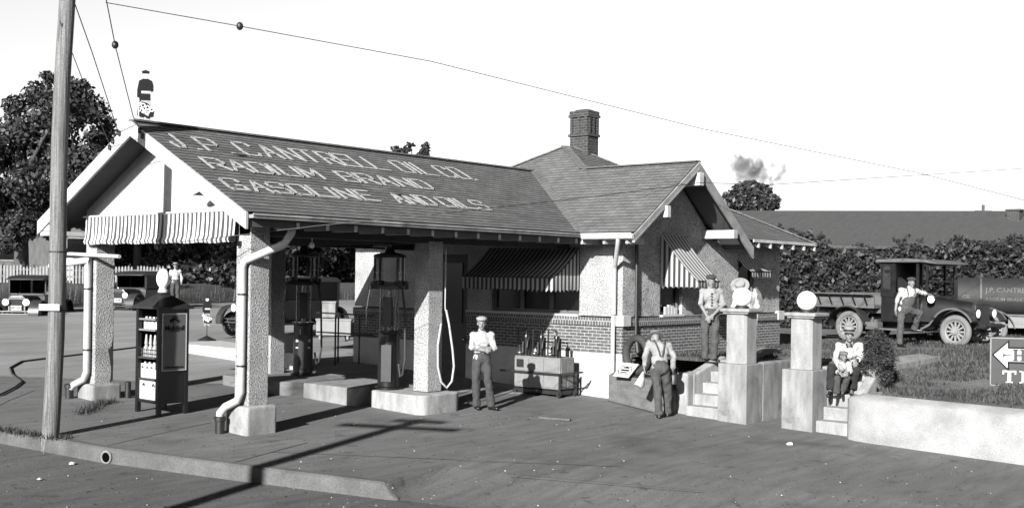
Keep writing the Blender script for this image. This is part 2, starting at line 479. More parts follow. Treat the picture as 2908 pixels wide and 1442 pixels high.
# ================================================================== GROUND
def grid_sheet(name, mat_, fn, xs, ys, off=0):
    m = MB(); idx = {}
    for i, x in enumerate(xs):
        for j, y in enumerate(ys):
            idx[i, j] = len(m.v); m.v.append((x, y, fn(x, y) + off))
    for i in range(len(xs)-1):
        for j in range(len(ys)-1): m.face((idx[i, j], idx[i+1, j], idx[i+1, j+1], idx[i, j+1]))
    return m.build(name, mat_)
KERB = [(-3.6, 9.0), (-3.05, 5.2), (-2.673, 2.719), (-2.257, .469), (-1.55, -1.665), (-.739, -3.902)]   # top edge of the kerb
KH = .20
def street_z(x, y): return gz(x, y) - KH
kind(grid_sheet('street', K['street'], street_z, [-1200, -300, -40, -20, -10, 0, 10, 20, 40, 300, 1200], [-1200, -300, -60, -14, -7, 0, 7, 14, 24, 60, 300, 1200]), 'structure')
# pavement and forecourt: rows running inwards from the kerb line, and a ramp down to the street past the end of the kerb
line = [(-6.5, 30)] + [(-4.6, 16)] + KERB + [(-.72, -3.95), (-.69, -4.02), (-.66, -4.10), (-.2, -5.3), (.4, -7.0), (1.2, -9.4), (2.2, -12.5), (3.6, -17), (6.5, -26)]
def smooth(t): t = max(0, min(1, t)); return t*t*(3-2*t)
pm = MB(); T = [0, .25, .6, 1.0, 1.6, 2.4, 4, 7, 12, 22, 60]
npts = len(line)
for i, (x, y) in enumerate(line):
    for t in T:
        X, Y = x + t*.97, y + t*.22
        drop = smooth((-3.9 - y) / .2) * (1 - smooth(t / 2.4)) * (KH + .004)
        pm.v.append((X, Y, gz(X, Y) - drop + (.008 if t else 0.008)))
for i in range(npts-1):
    for k in range(len(T)-1):
        a = i*len(T)+k; pm.face((a+len(T), a+len(T)+1, a+1, a))
kind(pm.build('pavement', K['pavement']), 'structure')
km = MB()
kl = [(-6.5, 30), (-4.6, 16)] + KERB
def off(i, d):
    p = Vector(kl[max(i-1, 0)]); q = Vector(kl[min(i+1, len(kl)-1)]); t = (q-p).normalized(); n = Vector((-t.y, t.x)) # inwards (+x side) is left of the run
    return Vector(kl[i]) + n*d
kl += [(-.72, -3.95), (-.69, -4.02), (-.66, -4.10)]
prev = None
for i in range(len(kl)):
    a, b = off(i, -.035), off(i, .16)
    za = gz(kl[i][0], kl[i][1]) - KH*smooth((-3.9 - kl[i][1])/.2)
    ring = [(a.x, a.y, za - KH - .05), (a.x + .02, a.y, za - .01), (a.x + .05, a.y + .01, za + .016), (b.x, b.y, za + .014), (b.x, b.y, za - .25)]
    n = len(km.v); km.v += ring
    if prev is not None:
        for k in range(4): km.face((prev+k, prev+k+1, n+k+1, n+k))
    else: km.face(range(n, n+5))
    prev = n
km.face(range(prev+4, prev-1, -1))
kerb = kind(km.build('kerb', mat('kerb_concrete', .155, .92, var=.25, scale=3, bump=.3, bscale=25, var2=.15, scale2=.7, speck=.12, sscale=40), smooth=35), 'structure')
kj = MB()
for i_, w_ in ((3, .014), (4, .02), (2, .012)):
    p_ = off(i_, -.04); t_ = (off(i_+1, -.04) - off(i_-1, -.04)).normalized(); z_ = gz(*kl[i_]); n_ = Vector((-t_.y, t_.x))
    pts_ = [(0, z_-.005), (.012, z_-.07), (-.010, z_-.13), (.006, z_-.205)]
    for (a_, za_), (b_, zb_) in zip(pts_[:-1], pts_[1:]):
        A_, B_ = p_ + t_*a_, p_ + t_*b_
        kj.prism([(A_.x, A_.y, za_), (A_.x+t_.x*w_, A_.y+t_.y*w_, za_), (B_.x+t_.x*w_, B_.y+t_.y*w_, zb_), (B_.x, B_.y, zb_)], (n_.x*.03, n_.y*.03, 0))
    q_ = off(i_, .16); kj.bar((p_.x+t_.x*w_/2, p_.y+t_.y*w_/2, z_+.012), (q_.x, q_.y, z_+.014), w_, .010)
kind(kj.build('kerb_joints', K['crack']), 'structure')
# joints across pavement and kerb
def seam(name, pts, w=.012, lift=.014):
    m = MB()
    P = [Vector((x, y, 0)) for x, y in pts]
    for a, b in zip(P[:-1], P[1:]):
        t = (b-a).normalized(); s = Vector((-t.y, t.x, 0))*w/2; n = 6
        for k in range(n):
            p, q = a.lerp(b, k/n), a.lerp(b, (k+1)/n)
            m.poly([(c.x, c.y, gz(c.x, c.y)+lift) for c in (p-s, q-s, q+s, p+s)])
    return m
sm = MB()
for pts in ([(-2.22, .47), (-1.2, .85), (.2, 1.3)], [(-1.5, -1.66), (.3, -1.1)], [(2.1, -7.0), (1.2, -5.2), (.9, -4.6)], [(-2.5, 4.0), (-1.2, 5.5), (-.3, 6.4)], [(7.95, -1.28), (7.5, -2.5), (7.35, -2.75)], [(-.6, -1.35), (2.6, -5.4)]):
    q = seam('joint', pts, w=.016 if pts[0][0] < 7 else .05); n = len(sm.v); sm.v += q.v; sm.f += [tuple(i+n for i in f) for f in q.f]; sm.mi += q.mi
kind(sm.build('pavement_joints', K['crack']), 'structure')
# pale side street beyond the canopy, laid on the forecourt
def patch(name, m_, poly, lift):
    m = MB(); m.poly([(x, y, gz(x, y)+lift) for x, y in poly]); return kind(m.build(name, m_), 'structure')
ms = MB(); T2 = [0, 4, 8, 14, 24]
def spot(u, D): p = at(u, 0, D); return p.x, p.y
rows = []
for D in (23.5, 27, 31, 36, 42, 50, 62):
    rows.append([(*spot(u, D), 0) for u in (-700, -200, 150, 420, 700, 1000, 1500)])
for r in rows:
    for (x, y, z) in r: ms.v.append((x, y, gz(x, y) + .013))
for i in range(len(rows)-1):
    for k in range(6): a = i*7+k; ms.face((a, a+1, a+8, a+7))
kind(ms.build('side_street', K['side']), 'structure')
# grassy bank behind the side street
bk = MB(); us = list(range(-1600, 2200, 190))
for u in us:
    D0 = 45 + max(0, (u-200))*.017; seedz = .12*math.sin(u*.02)
    for dd, z in ((0, .3), (1.0, .62), (2.2, 1.15), (3.6, 1.5+seedz), (9, 1.6), (30, 1.8), (200, 2.0)):
        x, y = spot(u, D0 + dd); bk.v.append((x, y, z if dd else gz(x, y)-.1))
for i in range(len(us)-1):
    for k in range(6): a = i*7+k; bk.face((a, a+7, a+8, a+1))
kind(bk.build('bank', K['mountain'], smooth=60), 'structure')

# raised lawn right of the building
lm = MB()
xs = [7.72, 8.1, 8.6, 9.3, 10.2, 11.2, 12.5, 14, 16, 19, 23, 28, 34, 42, 60]
ys = [-1.36, -2.2, -3.0, -3.6, -4.2, -4.62, -5.3, -5.7, -6.1, -6.5, -6.9, -7.4, -8.2, -9.2, -10.5, -12.5, -16, -24, -40]
idx = {}
for i, x in enumerate(xs):
    for j, y in enumerate(ys):
        idx[i, j] = len(lm.v); lm.v.append((x, y, lz(x, y) + .02*noise.noise((x*.7, y*.7, 0))))
def in_cut(x, y):          # the two flights of steps and the walk between the gate pillars are cut out of the lawn
    return (x < 9.3 and -4.2 < y < -3.0 and y > -4.2 and x < 8.9) or (x < 9.2 and -5.3 < y < -4.62) or (x < 9.0 and -6.5 < y < -5.7) or (x < 8.1 and y > -3.6) or (x < 8.6 and y > -6.5)
for i in range(len(xs)-1):
    for j in range(len(ys)-1):
        mx, my = (xs[i]+xs[i+1])/2, (ys[j]+ys[j+1])/2
        if in_cut(mx, my): continue
        lm.face((idx[i, j+1], idx[i+1, j+1], idx[i+1, j], idx[i, j]))
kind(lm.build('lawn', K['earth'], smooth=60), 'structure')
# lawn behind the building, up to the shed
bm = MB(); bm.poly([(15.3, -1.36, .40), (60, -1.36, .40), (60, 60, .4), (15.3, 60, .4)])
kind(bm.build('yard', K['earth']), 'structure')
# walks across the lawn
def lawn_strip(name, a, b, w, h=.05):
    m = MB(); a, b = Vector(a), Vector(b); t = (b-a).normalized(); s = Vector((-t.y, t.x))*w/2; n = 8; ring = []
    for k in range(n+1):
        p = a.lerp(b, k/n)
        for q in (p-s, p+s): m.v.append((q.x, q.y, lz(q.x, q.y)+h))
        for q in (p-s, p+s): m.v.append((q.x, q.y, lz(q.x, q.y)-.1))
    for k in range(n):
        o = 4*k; m.face((o, o+4, o+5, o+1)); m.face((o+2, o+6, o+4, o)); m.face((o+1, o+5, o+7, o+3))
    m.face((0, 1, 3, 2)); m.face((4*n+2, 4*n+3, 4*n+1, 4*n))
    return kind(m.build(name, K['concrete']), 'structure')
LP = (onlawn(2440, 1046), onlawn(2640, 1019)); lawn_strip('lawn_path', tuple(LP[0].xy), tuple(LP[1].xy), .45, .09)
lawn_strip('lawn_path', (9.0, -3.6), (13.2, -2.2), .5, .04)
gm = MB(); rg = random.Random(4)
def clump(x, y): return noise.noise((x*.45+3, y*.45, 1.7)) + .5*noise.noise((x*1.6, y*1.6, 5))
cnt = 0
while cnt < 42000:
    x = 8.0 + 20*rg.random()**1.5; y = -1.6 - 15*rg.random()
    if in_cut(x, y) or x < 8.0: continue
    if clump(x, y) < -.18 + .5*rg.random()*0: continue
    # keep off the walks
    q_ = Vector((x, y)) - LP[0].xy; t_ = (LP[1].xy-LP[0].xy).normalized(); l_ = q_.dot(t_)
    if abs(q_.x*t_.y - q_.y*t_.x) < .30 and -.1 < l_ < (LP[1]-LP[0]).length + .1: continue
    if y < -6.5 and x < 8.9 + .5*noise.noise((y*.8, 0, 0)) and rg.random() < .93: continue
    if abs((y+3.6) - (x-9.0)*(1.4/4.2)) < .3 and 8.9 < x < 13.3: continue
    z = lz(x, y); h = .03 + .06*rg.random(); a = rg.random()*6.28; w = .012 + .01*(x/20); l = .04*rg.random()
    dx, dy = math.cos(a), math.sin(a)
    gm.poly([(x-dy*w, y+dx*w, z), (x+dy*w, y-dx*w, z), (x+dx*l, y+dy*l, z+h)]); cnt += 1
kind(gm.build('grass', K['grass']), 'stuff')
def weeds(name, pts, n, h, label_mat=K['grass'], spread=.08, zf=gz):
    m = MB(); r = random.Random(hash(name) % 1000 + n)
    for k in range(n):
        t = r.random()*(len(pts)-1); i = int(t); p = Vector(pts[i]).lerp(Vector(pts[i+1]), t-i)
        x = p.x + r.gauss(0, spread); y = p.y + r.gauss(0, spread); z = zf(x, y)+.008; a = r.random()*6.28; w = .008; l = h*.8*r.random(); hh = h*(.4+.8*r.random())
        dx, dy = math.cos(a), math.sin(a)
        m.poly([(x-dy*w, y+dx*w, z), (x+dy*w, y-dx*w, z), (x+dx*l, y+dy*l, z+hh)])
    return kind(m.build(name, label_mat), 'stuff')
weeds('kerb_grass', [(-2.75, 2.75), (-2.5, 1.9), (-2.3, 1.35)], 420, .10)
weeds('dry_grass', [(-1.0, 3.3), (-.55, 3.75), (-.2, 4.15), (.1, 4.3)], 520, .10)
weeds('bank_weeds', [tuple(spot(u, 46.5+max(0, (u-200))*.017)) for u in range(-200, 1200, 50)], 5200, .75, K['leaf_dark'], 1.0, lambda x, y: .75)

# ================================================================== FILLING STATION
ST = tag(empty('filling_station', (4, 2, -.4)), 'filling station of brick and pebble stucco with a long canopy roof painted with white lettering', 'filling station')
STO = ST.location.copy()
def sp(m, name, mats, parent=ST, **k):
    """part of the station, given in world coordinates"""
    o = m.build(name, mats, parent, **k)
    o.location = -STO if parent == ST else (0, 0, 0)
    return o
S = .374; W = 4.7; ZE = 3.02; ZR = 4.639; YR = (W + S)/2; OE = .6876; XF = -.597; XV = 7.68; YG = -2.06; XG = 10.06; ZG = 4.617
XB, XR, YB = 8.30, 15.21, -1.36
mC = (ZR-ZE)/(YR+OE)            # canopy slope
mG = (ZG-ZE)/(XG-XV)            # cross gable slope
YH = 2.40; ZH = 5.33; mF = (ZH-ZE)/(YH-YG); XH = XV + (ZH-ZE)/mG; XH2 = XH + .35
RT = .10                        # roof build-up
def clip(poly, f):
    o = []
    for i in range(len(poly)):
        a, b = poly[i], poly[(i+1) % len(poly)]; fa, fb = f(a), f(b)
        if fa >= 0: o.append(a)
        if (fa >= 0) != (fb >= 0): t = fa/(fa-fb); o.append((a[0]+(b[0]-a[0])*t, a[1]+(b[1]-a[1])*t))
    return o
def _unused(): pass
def roof_plane(mb, poly, along, step=.125, thick=.009):
    """courses of shingles over the plane polygon; along = unit vector of the eave"""
    P = [Vector(p) for p in poly]; o = P[0]; ax = Vector(along).normalized()
    nrm = Vector((0, 0, 0))
    for i in range(1, len(P)-1): nrm += (P[i]-o).cross(P[i+1]-o)
    nrm.normalize()
    if nrm.z < 0: nrm = -nrm
    up = nrm.cross(ax).normalized()
    if up.z < 0: up = -up
    q = [((p-o).dot(ax), (p-o).dot(up)) for p in P]
    lo, hi = min(t for _, t in q), max(t for _, t in q)
    mb.poly([tuple(p) for p in P], [(a, b) for a, b in q])
    k = 0; t = lo
    while t < hi - .01:
        s = clip(clip(q, lambda a: a[1]-t), lambda a: t+step-a[1]) if True else None
        if len(s) > 2:
            X = lambda a: o + ax*a[0] + up*a[1] + nrm*(.004 + thick*(1-(a[1]-t)/step))
            mb.poly([tuple(X(a)) for a in s], [(a[0], a[1]-lo) for a in s])
            bot = [a for a in s if abs(a[1]-t) < 1e-5]
            if len(bot) >= 2:
                a, b = min(bot), max(bot)
                mb.poly([tuple(o+ax*a[0]+up*a[1]+nrm*.001), tuple(o+ax*b[0]+up*b[1]+nrm*.001), tuple(X(b)), tuple(X(a))], [(a[0], -.004), (b[0], -.004), (b[0], -.001), (a[0], -.001)])
        t += step; k += 1
YL = W + S + .62                 # far eave
zc = lambda y: ZE + mC*(y+OE)
xr_ = XV + (ZR-ZE)/mG
rf = MB()
roof_plane(rf, [(XF, -OE, ZE), (XV, -OE, ZE), (xr_, YR, ZR), (XF, YR, ZR)], (1, 0, 0))
roof_plane(rf, [(XF, YL, ZE), (XF, YR, ZR), (xr_+1, YR, ZR), (9.5, YL, ZE)], (1, 0, 0))
canopy_roof = sp(rf, 'canopy_roof', K['shingle'])
rf = MB()
roof_plane(rf, [(XV, YG, ZE), (XG, YG, ZG), (XG, YG+(ZG-ZE)/mF, ZG), (XH, YH, ZH), (XV, 7.0, ZE)], (0, -1, 0))
roof_plane(rf, [(2*XG-XV, YG, ZE-.12), (XG, YG, ZG), (XG, YG+(ZG-ZE)/mF, ZG), (2*XG-XV, YG+.05, ZE-.12)], (0, -1, 0))
roof_plane(rf, [(2*XG-XV-.02, YG, ZE), (15.74, YG, ZE), (XH2, YH, ZH), (XH, YH, ZH), (XG, YG+(ZG-ZE)/mF, ZG)], (1, 0, 0))
roof_plane(rf, [(15.74, YG, ZE), (15.74, 7.0, ZE), (XH2, YH, ZH)], (0, 1, 0))
roof_plane(rf, [(15.74, 7.0, ZE), (XV, 7.0, ZE), (XH, YH, ZH), (XH2, YH, ZH)], (-1, 0, 0))
main_roof = sp(rf, 'main_roof', K['shingle'])
# ridge and valley strips
rd = MB()
rd.bar((XF, YR, ZR+.015), (xr_-.1, YR, ZR+.015), .2, .03)
rd.bar((XG, YG, ZG+.012), (XG, .9, ZG+.012), .2, .03)
rd.bar((XV+.02, -OE-.02, ZE+.03), (xr_-.05, YR-.05, ZR+.03), .22, .02, up=(-mG, -mC, 2))
for a, b in (((XH, YH, ZH+.01), (XG, YG+(ZG-ZE)/mF, ZG+.02)), ((XH2, YH, ZH+.01), (15.74, YG, ZE+.02)), ((XH, YH, ZH+.01), (XV, 7.0, ZE+.02))): rd.bar(a, b, .2, .03)
sp(rd, 'ridge_caps', K['shingle'])
# underside, fascias
uf = MB()
d = RT
for y0, y1 in ((-OE+.01, YR), (YL-.01, YR)):
    uf.poly([(XF+.02, y0, zc(-OE)-d), (XB-.02, y0, ZE-d), (XB-.02, y1, ZR-d), (XF+.02, y1, ZR-d)])
sp(uf, 'canopy_soffit', K['soffit'])
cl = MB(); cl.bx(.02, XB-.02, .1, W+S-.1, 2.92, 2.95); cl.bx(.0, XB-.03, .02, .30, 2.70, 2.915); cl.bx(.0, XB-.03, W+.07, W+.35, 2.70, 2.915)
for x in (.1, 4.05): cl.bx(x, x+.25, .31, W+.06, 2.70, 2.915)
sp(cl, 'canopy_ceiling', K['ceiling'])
gs = MB()
gs.poly([(XV+.02, YG+.02, ZE-d), (XG, YG+.02, ZG-d), (XG, YB, ZG-d), (XV+.02, YB, ZE-d)])
gs.poly([(2*XG-XV-.02, YG+.02, ZE-d-.12), (XG, YG+.02, ZG-d), (XG, YB, ZG-d), (2*XG-XV-.02, YB, ZE-d-.12)])
gs.poly([(2*XG-XV-.1, YG+.02, ZE-.06), (15.72, YG+.02, ZE-.06), (15.72, YB+.3, ZE+.2), (2*XG-XV-.1, YB+.3, ZE+.2)])
gs.poly([(15.72, YG+.02, ZE-.06), (15.72, 6.9, ZE-.06), (15.2, 6.9, ZE+.2), (15.2, YB, ZE+.2)])
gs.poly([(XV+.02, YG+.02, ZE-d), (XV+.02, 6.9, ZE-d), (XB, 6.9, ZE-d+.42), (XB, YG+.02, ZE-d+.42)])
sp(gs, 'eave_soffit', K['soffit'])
# barge boards
def rake(m, p, q, h, t, axis):
    p, q = Vector(p), Vector(q); e = Vector((t, 0, 0)) if axis == 'x' else Vector((0, t, 0))
    m.prism([p, q, q-Vector((0, 0, h)), p-Vector((0, 0, h))], e)
bb = MB()
rake(bb, (XF-.03, -OE-.03, ZE-.008), (XF-.03, YR, ZR-.006), .25, .045, 'x')
rake(bb, (XF-.031, YL+.03, ZE-.008), (XF-.031, YR+.001, ZR-.006), .25, .045, 'x')
sp(bb, 'canopy_bargeboard', K['white'])
bb = MB()
rake(bb, (XV-.06, YG-.03, ZE-.06), (XG, YG-.03, ZG-.02), .10, .045, 'y'); rake(bb, (XV-.05, YG-.04, ZE-.165), (XG, YG-.04, ZG-.125), .045, .06, 'y')
rake(bb, (2*XG-XV+.06, YG-.031, ZE-.17), (XG+.001, YG-.031, ZG-.012), .26, .045, 'y')
split(sp(bb, 'gable_bargeboard', mat('grazed_white_paint', .40, .7, var=.2, scale=5)))  # white paint darkened to imitate grazing sun on these boards
pu = MB()
pu.bx(8.72, 8.86, YG-.09, YB, 3.36, 3.60); pu.bx(XG-.09, XG+.09, YG-.09, YB, 4.10, 4.38); pu.bx(11.42, 11.60, YG-.11, YB, 3.02, 3.21)
split(sp(pu, 'purlin', K['white'], bevel=.01))
# cornice return at the far corner of the canopy gable
cr = MB(); cr.bx(XF, .3, YL-.55, YL-.03, 2.74, 2.82)
cr.poly([(XF, YL-.05, 2.83), (XF, YL-.6, 3.03), (XF, YL-.6, 2.83)])
sp(cr, 'cornice_return', K['white'])
# gutters
gt = MB()
gt.bx(XF+.03, XV-.05, -OE-.13, -OE-.015, 2.925, 2.985); gt.bx(XF+.02, XV-.07, -OE-.15, -OE-.13, 2.965, 3.0)
sp(gt, 'canopy_gutter', mat('old_gutter_paint', .42, .6, var=.5, scale=3, stretch=(1, 1, 1)), bevel=.012)
fb = MB(); fb.bx(XF+.03, XV, -OE+.0, -OE+.03, 2.80, 2.92)
sp(fb, 'eave_board', mat('eave_board_paint', .10, .8, var=.2, scale=3))
gt = MB(); gt.bx(XV-.12, XV-.01, YG-.02, -OE-.12, 2.945, 2.985); gt.tube([(XV-.085, YG-.03, 2.93), (XV-.085, -OE-.14, 2.93)], .055, 12); gt.bx(XV-.15, XV-.125, YG-.01, -OE-.13, 2.955, 3.005)
sp(gt, 'gable_gutter', K['white'], bevel=.006)
# rafter tails
rt = MB()
for k in range(13):
    x = .35 + k*.60
    rt.bx(x, x+.06, -OE-.01, -OE+.55, 2.80, 2.90)
for k in range(3):
    y = -.80 - k*.56
    rt.bx(XV-.02, XV+.55, y, y+.06, 2.79, 2.90)
for k in range(6):
    x = 12.75 + k*.585
    rt.prism([(x, YG-.02, ZE-.005), (x, YG-.02, ZE-.17), (x, YG+.45, ZE-.02)], (.06, 0, 0))
split(sp(rt, 'rafter_tail', K['white']))
ff = MB(); ff.bx(12.5, 15.78, YG-.035, YG-.005, ZE-.045, ZE+.02)
sp(ff, 'eave_trim', K['white'])
# gable wall of the canopy
gw = MB()
gw.prism([(.012, .02, 2.70), (.012, W+S-.02, 2.70), (.012, W+S+.02, zc(-.02)-d-.005), (.012, YR, ZR-d-.005), (.012, -.02, zc(-.02)-d-.005)], (.16, 0, 0))
sp(gw, 'gable_wall', K['plaster'])
# columns
for (x, y, zb, tag_) in ((0, 0, -.02, 1), (0, W, -.02, 1), (4.0, 0, -.06, 0), (4.0, W, -.06, 0)):
    m = MB(); m.bx(x, x+S, y, y+S, zb, 2.74 if x else 2.92)
    o = sp(m, 'column', K['stucco'], bevel=.012)
    if tag_:
        b = MB(); a = .10; g0 = gz(x, y)-.1
        b.bx(x-a, x+S+a+.02, y-a, y+S+a, g0, 0.0)
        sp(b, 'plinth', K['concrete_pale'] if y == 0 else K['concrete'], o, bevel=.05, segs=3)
        if y:
            q = MB(); q.prism([(x+u_, y-.004, z_) for u_, z_ in ((.26, .62), (.33, .70), (.37, .98), (.35, .60), (.372, .40), (.36, .06), (.31, .02), (.33, .25), (.30, .42), (.28, .55))], (0, .012, 0)); sp(q, 'torn_patch', K['crack'], o)
# curtain awning across the front of the canopy
aw = MB(); n = 110; zt, zb_ = 3.09, 2.61
ys_ = [.27 + (4.92-.27)*k/n for k in range(n+1)]
for k, y in enumerate(ys_):
    wv = .012*math.sin(k*.9) + .008*math.sin(k*2.3+1)
    for z, bx_ in ((zt, 0), (2.95, .0), (2.82, .01), (2.70, .02), (zb_+.02, .05), (zb_-.025, .03), (zb_-.02, -.03)):
        aw.v.append((-.10 - bx_ - wv*(zt-z)*2, y, z + .008*math.sin(k*.35)))
for k in range(n):
    for j in range(6):
        a = k*7+j; uv = [(ys_[k], 0), (ys_[k], 1), (ys_[k+1], 1), (ys_[k+1], 0)]
        aw.face((a, a+1, a+8, a+7), uv)
aw_f = sp(aw, 'curtain_awning', K['stripe'], smooth=60)
m = MB(); m.tube([(-.1, .2, 3.1), (-.1, 5.0, 3.1)], .02, 8)
sp(m, 'awning_rod', K['white'], aw_f)
m = MB(); m.lathe([(.055, -.03), (.055, .03)], (-.2, .22, 2.64), 14, Matrix.Rotation(R(90), 3, 'X')); sp(m, 'pulley', K['iron'], aw_f)
# downspouts of the canopy
def downspout(x, y, gx, gy, gzz, zb, name='downspout', r=.065):
    m = MB()
    pts = [(gx, gy, gzz), (gx-.02, gy+.02, gzz-.18), (gx-.10, gy+.10, gzz-.36), (x+.02, y-.05, 2.30), (x, y, 2.2), (x, y, 1.9), (x, y, .45), (x, y, .22), (x-.03, y+.05, .08), (x-.13, y+.22, -.02), (x-.17, y+.30, -.12), (x-.17, y+.30, zb+.22)]
    m.tube(pts, r, 12)
    o = sp(m, name, K['galv'], smooth=50)
    b = MB(); b.lathe([(.075, zb), (.075, zb+.2), (.095, zb+.21), (.095, zb+.27), (.07, zb+.28)], (x-.17, y+.30, 0), 14)
    sp(b, 'drain_socket', K['iron'], o, smooth=40)
    c = MB()
    for z in (.62, 1.75): c.lathe([(.073, z), (.073, z+.03)], (x, y, 0), 12)
    sp(c, 'pipe_strap', K['iron'], o)
    return o
downspout(-.085, .09, .42, -.52, 2.92, gz(-.3, .4))
downspout(-.085, W+.14, -.35, W+.75, 2.55, gz(-.3, 5.0))
m = MB(); m.tube([(-.16, 3.62+W-4.7, 2.36), (-.14, 6.1, 2.43)], .035, 8)
sp(m, 'awning_pole', K['white'])

# ---------------- the office
def panel(m, plane, c, a0, a1, z0, z1, t, n=1):
    """wall slab lying at x=c or y=c, thickness t inwards"""
    if plane == 'x': m.bx(c, c+t, a0, a1, z0, z1)
    else: m.bx(a0, a1, c, c+t, z0, z1)
ZCAP, ZBR, ZCB = 1.30, .535, 1.10
# left wall x=XB: window from y -.25 to 2.25, door 3.0..4.1
ow = MB()
for a0, a1, z0, z1 in ((YB, -.25, ZCAP, 3.3), (-.25, 2.25, 2.72, 3.3), (2.25, 3.0, ZCAP, 3.3), (3.0, 4.1, 2.6, 3.3), (4.1, 6.9, ZCAP, 3.3)): panel(ow, 'x', XB, a0, a1, z0, z1, .25)
# right wall y=YB (starts behind the corner so that faces butt)
for a0, a1, z0, z1 in ((XB+.25, 9.71, ZCAP, 3.2), (9.71, 10.60, 2.98, 3.2), (10.60, 13.1, ZCAP, 3.0), (13.1, 14.0, 2.55, 3.0), (14.0, XR, ZCAP, 3.0)): panel(ow, 'y', YB, a0, a1, z0, z1, .25)
ow.prism([(XB+.05, YB, 3.2), (10.6, YB, 3.2), (10.6, YB, 3.0), (11.9, YB, 3.0), (XG+.02, YB, ZG-d-.03)], (0, .2, 0))
ow.bx(XB+.252, XR, 6.65, 6.9, -.5, 3.0); ow.bx(XR-.25, XR, YB+.25, 6.65, ZCAP, 3.0)
walls = sp(ow, 'office_wall', K['stucco'])
bw_ = MB()
for a0, a1, z0, z1 in ((YB-.02, 3.0, ZBR, ZCB), (4.1, 6.9, ZBR, ZCB)): panel(bw_, 'x', XB-.02, a0, a1, z0, z1, .3)
panel(bw_, 'y', YB-.02, XB+.282, XR+.02, -.1, ZCB, .3); bw_.bx(XR-.28, XR+.02, YB+.281, 6.9, -.1, ZCB)
sp(bw_, 'brick_wainscot', K['brick'])
so = MB()
for a0, a1 in ((YB-.06+.02, 3.0), (4.1, 6.9)): panel(so, 'x', XB-.06, a0+.0, a1, ZCB+.002, ZCAP-.03, .31)
panel(so, 'y', YB-.06, XB+.27, XR+.06, ZCB+.002, ZCAP-.03, .31)
sp(so, 'soldier_course', K['soldier'])
sl = MB(); sl.bx(XB-.07, XB+.2, -.25, 3.0, ZCAP-.028, ZCAP+.02); sl.bx(XB-.09, XB+.2, YB-.09, YB+.22, ZCB+.004, ZCAP+.03); sl.bx(XR-.2, XR+.12, YB-.09, YB+.1, ZCB+.004, ZCAP+.03)
sl.bx(9.71, 10.6, YB-.075, YB+.2, ZCAP-.028, ZCAP+.02); sl.bx(13.1, 14.0, YB-.075, YB+.2, ZCAP-.028, ZCAP+.02)
split(sp(sl, 'stone_sill', K['plaster'], bevel=.008))
fo = MB(); fo.bx(XB-.035, XB+.3, YB-.035, 3.0, -.9, ZBR-.003); fo.bx(XB-.035, XB+.3, 4.1, 6.9, -.9, ZBR-.003)
sp(fo, 'foundation', K['plaster'])
# windows
def window(plane, c, a0, a1, z0, z1, bars, name='window'):
    f = MB(); w = .07
    def bx(p0, p1, q0, q1, t0, t1):
        if plane == 'x': f.bx(c+t0, c+t1, p0, p1, q0, q1)
        else: f.bx(p0, p1, c+t0, c+t1, q0, q1)
    bx(a0, a0+w, z0, z1, .08, .16); bx(a1-w, a1, z0, z1, .08, .16); bx(a0+w, a1-w, z1-w, z1, .08, .16); bx(a0+w, a1-w, z0, z0+w, .08, .16)
    for k in range(1, bars): a = a0 + (a1-a0)*k/bars; bx(a-.05, a+.05, z0+w, z1-w, .085, .155)
    o = sp(f, name, mat('window_paint_'+str(len(bpy.data.materials)), .16, .7))
    gm_ = MB()
    if plane == 'x': gm_.bx(c+.125, c+.135, a0+w, a1-w, z0+w, z1-w)
    else: gm_.bx(a0+w, a1-w, c+.125, c+.135, z0+w, z1-w)
    sp(gm_, 'pane', K['glass_dark'], o)
    return o
window('x', XB, -.25, 2.25, ZCAP+.02, 2.72, 3)
window('y', YB, 9.71, 10.60, ZCAP+.02, 2.98, 1)
window('y', YB, 13.1, 14.0, ZCAP+.02, 2.55, 1)
dm = MB(); dm.bx(XB+.06, XB+.12, 3.0, 4.1, -.42, 2.6)
do = sp(dm, 'door', K['frame_dark'])
m = MB(); m.ball((XB+.02, 3.12, .62), .045); sp(m, 'door_knob', K['steel'], do)
m = MB(); m.bx(XB+.03, XB+.058, 3.2, 3.9, 1.0, 2.4); sp(m, 'pane', K['glass_dark'], do)
for k in range(4):
    m = MB(); m.bx(9.95+.13*k, 10.06+.13*k, YB+.02, YB+.06, ZCAP+.022, ZCAP+.24-.04*abs(k-1.2))
    tag(m.build('paper_packet', K['sign_white'], bevel=.004), 'white packet in the row on the sill of the striped-awning window by the dark-capped man', 'packet', 'white packets on the window sill')
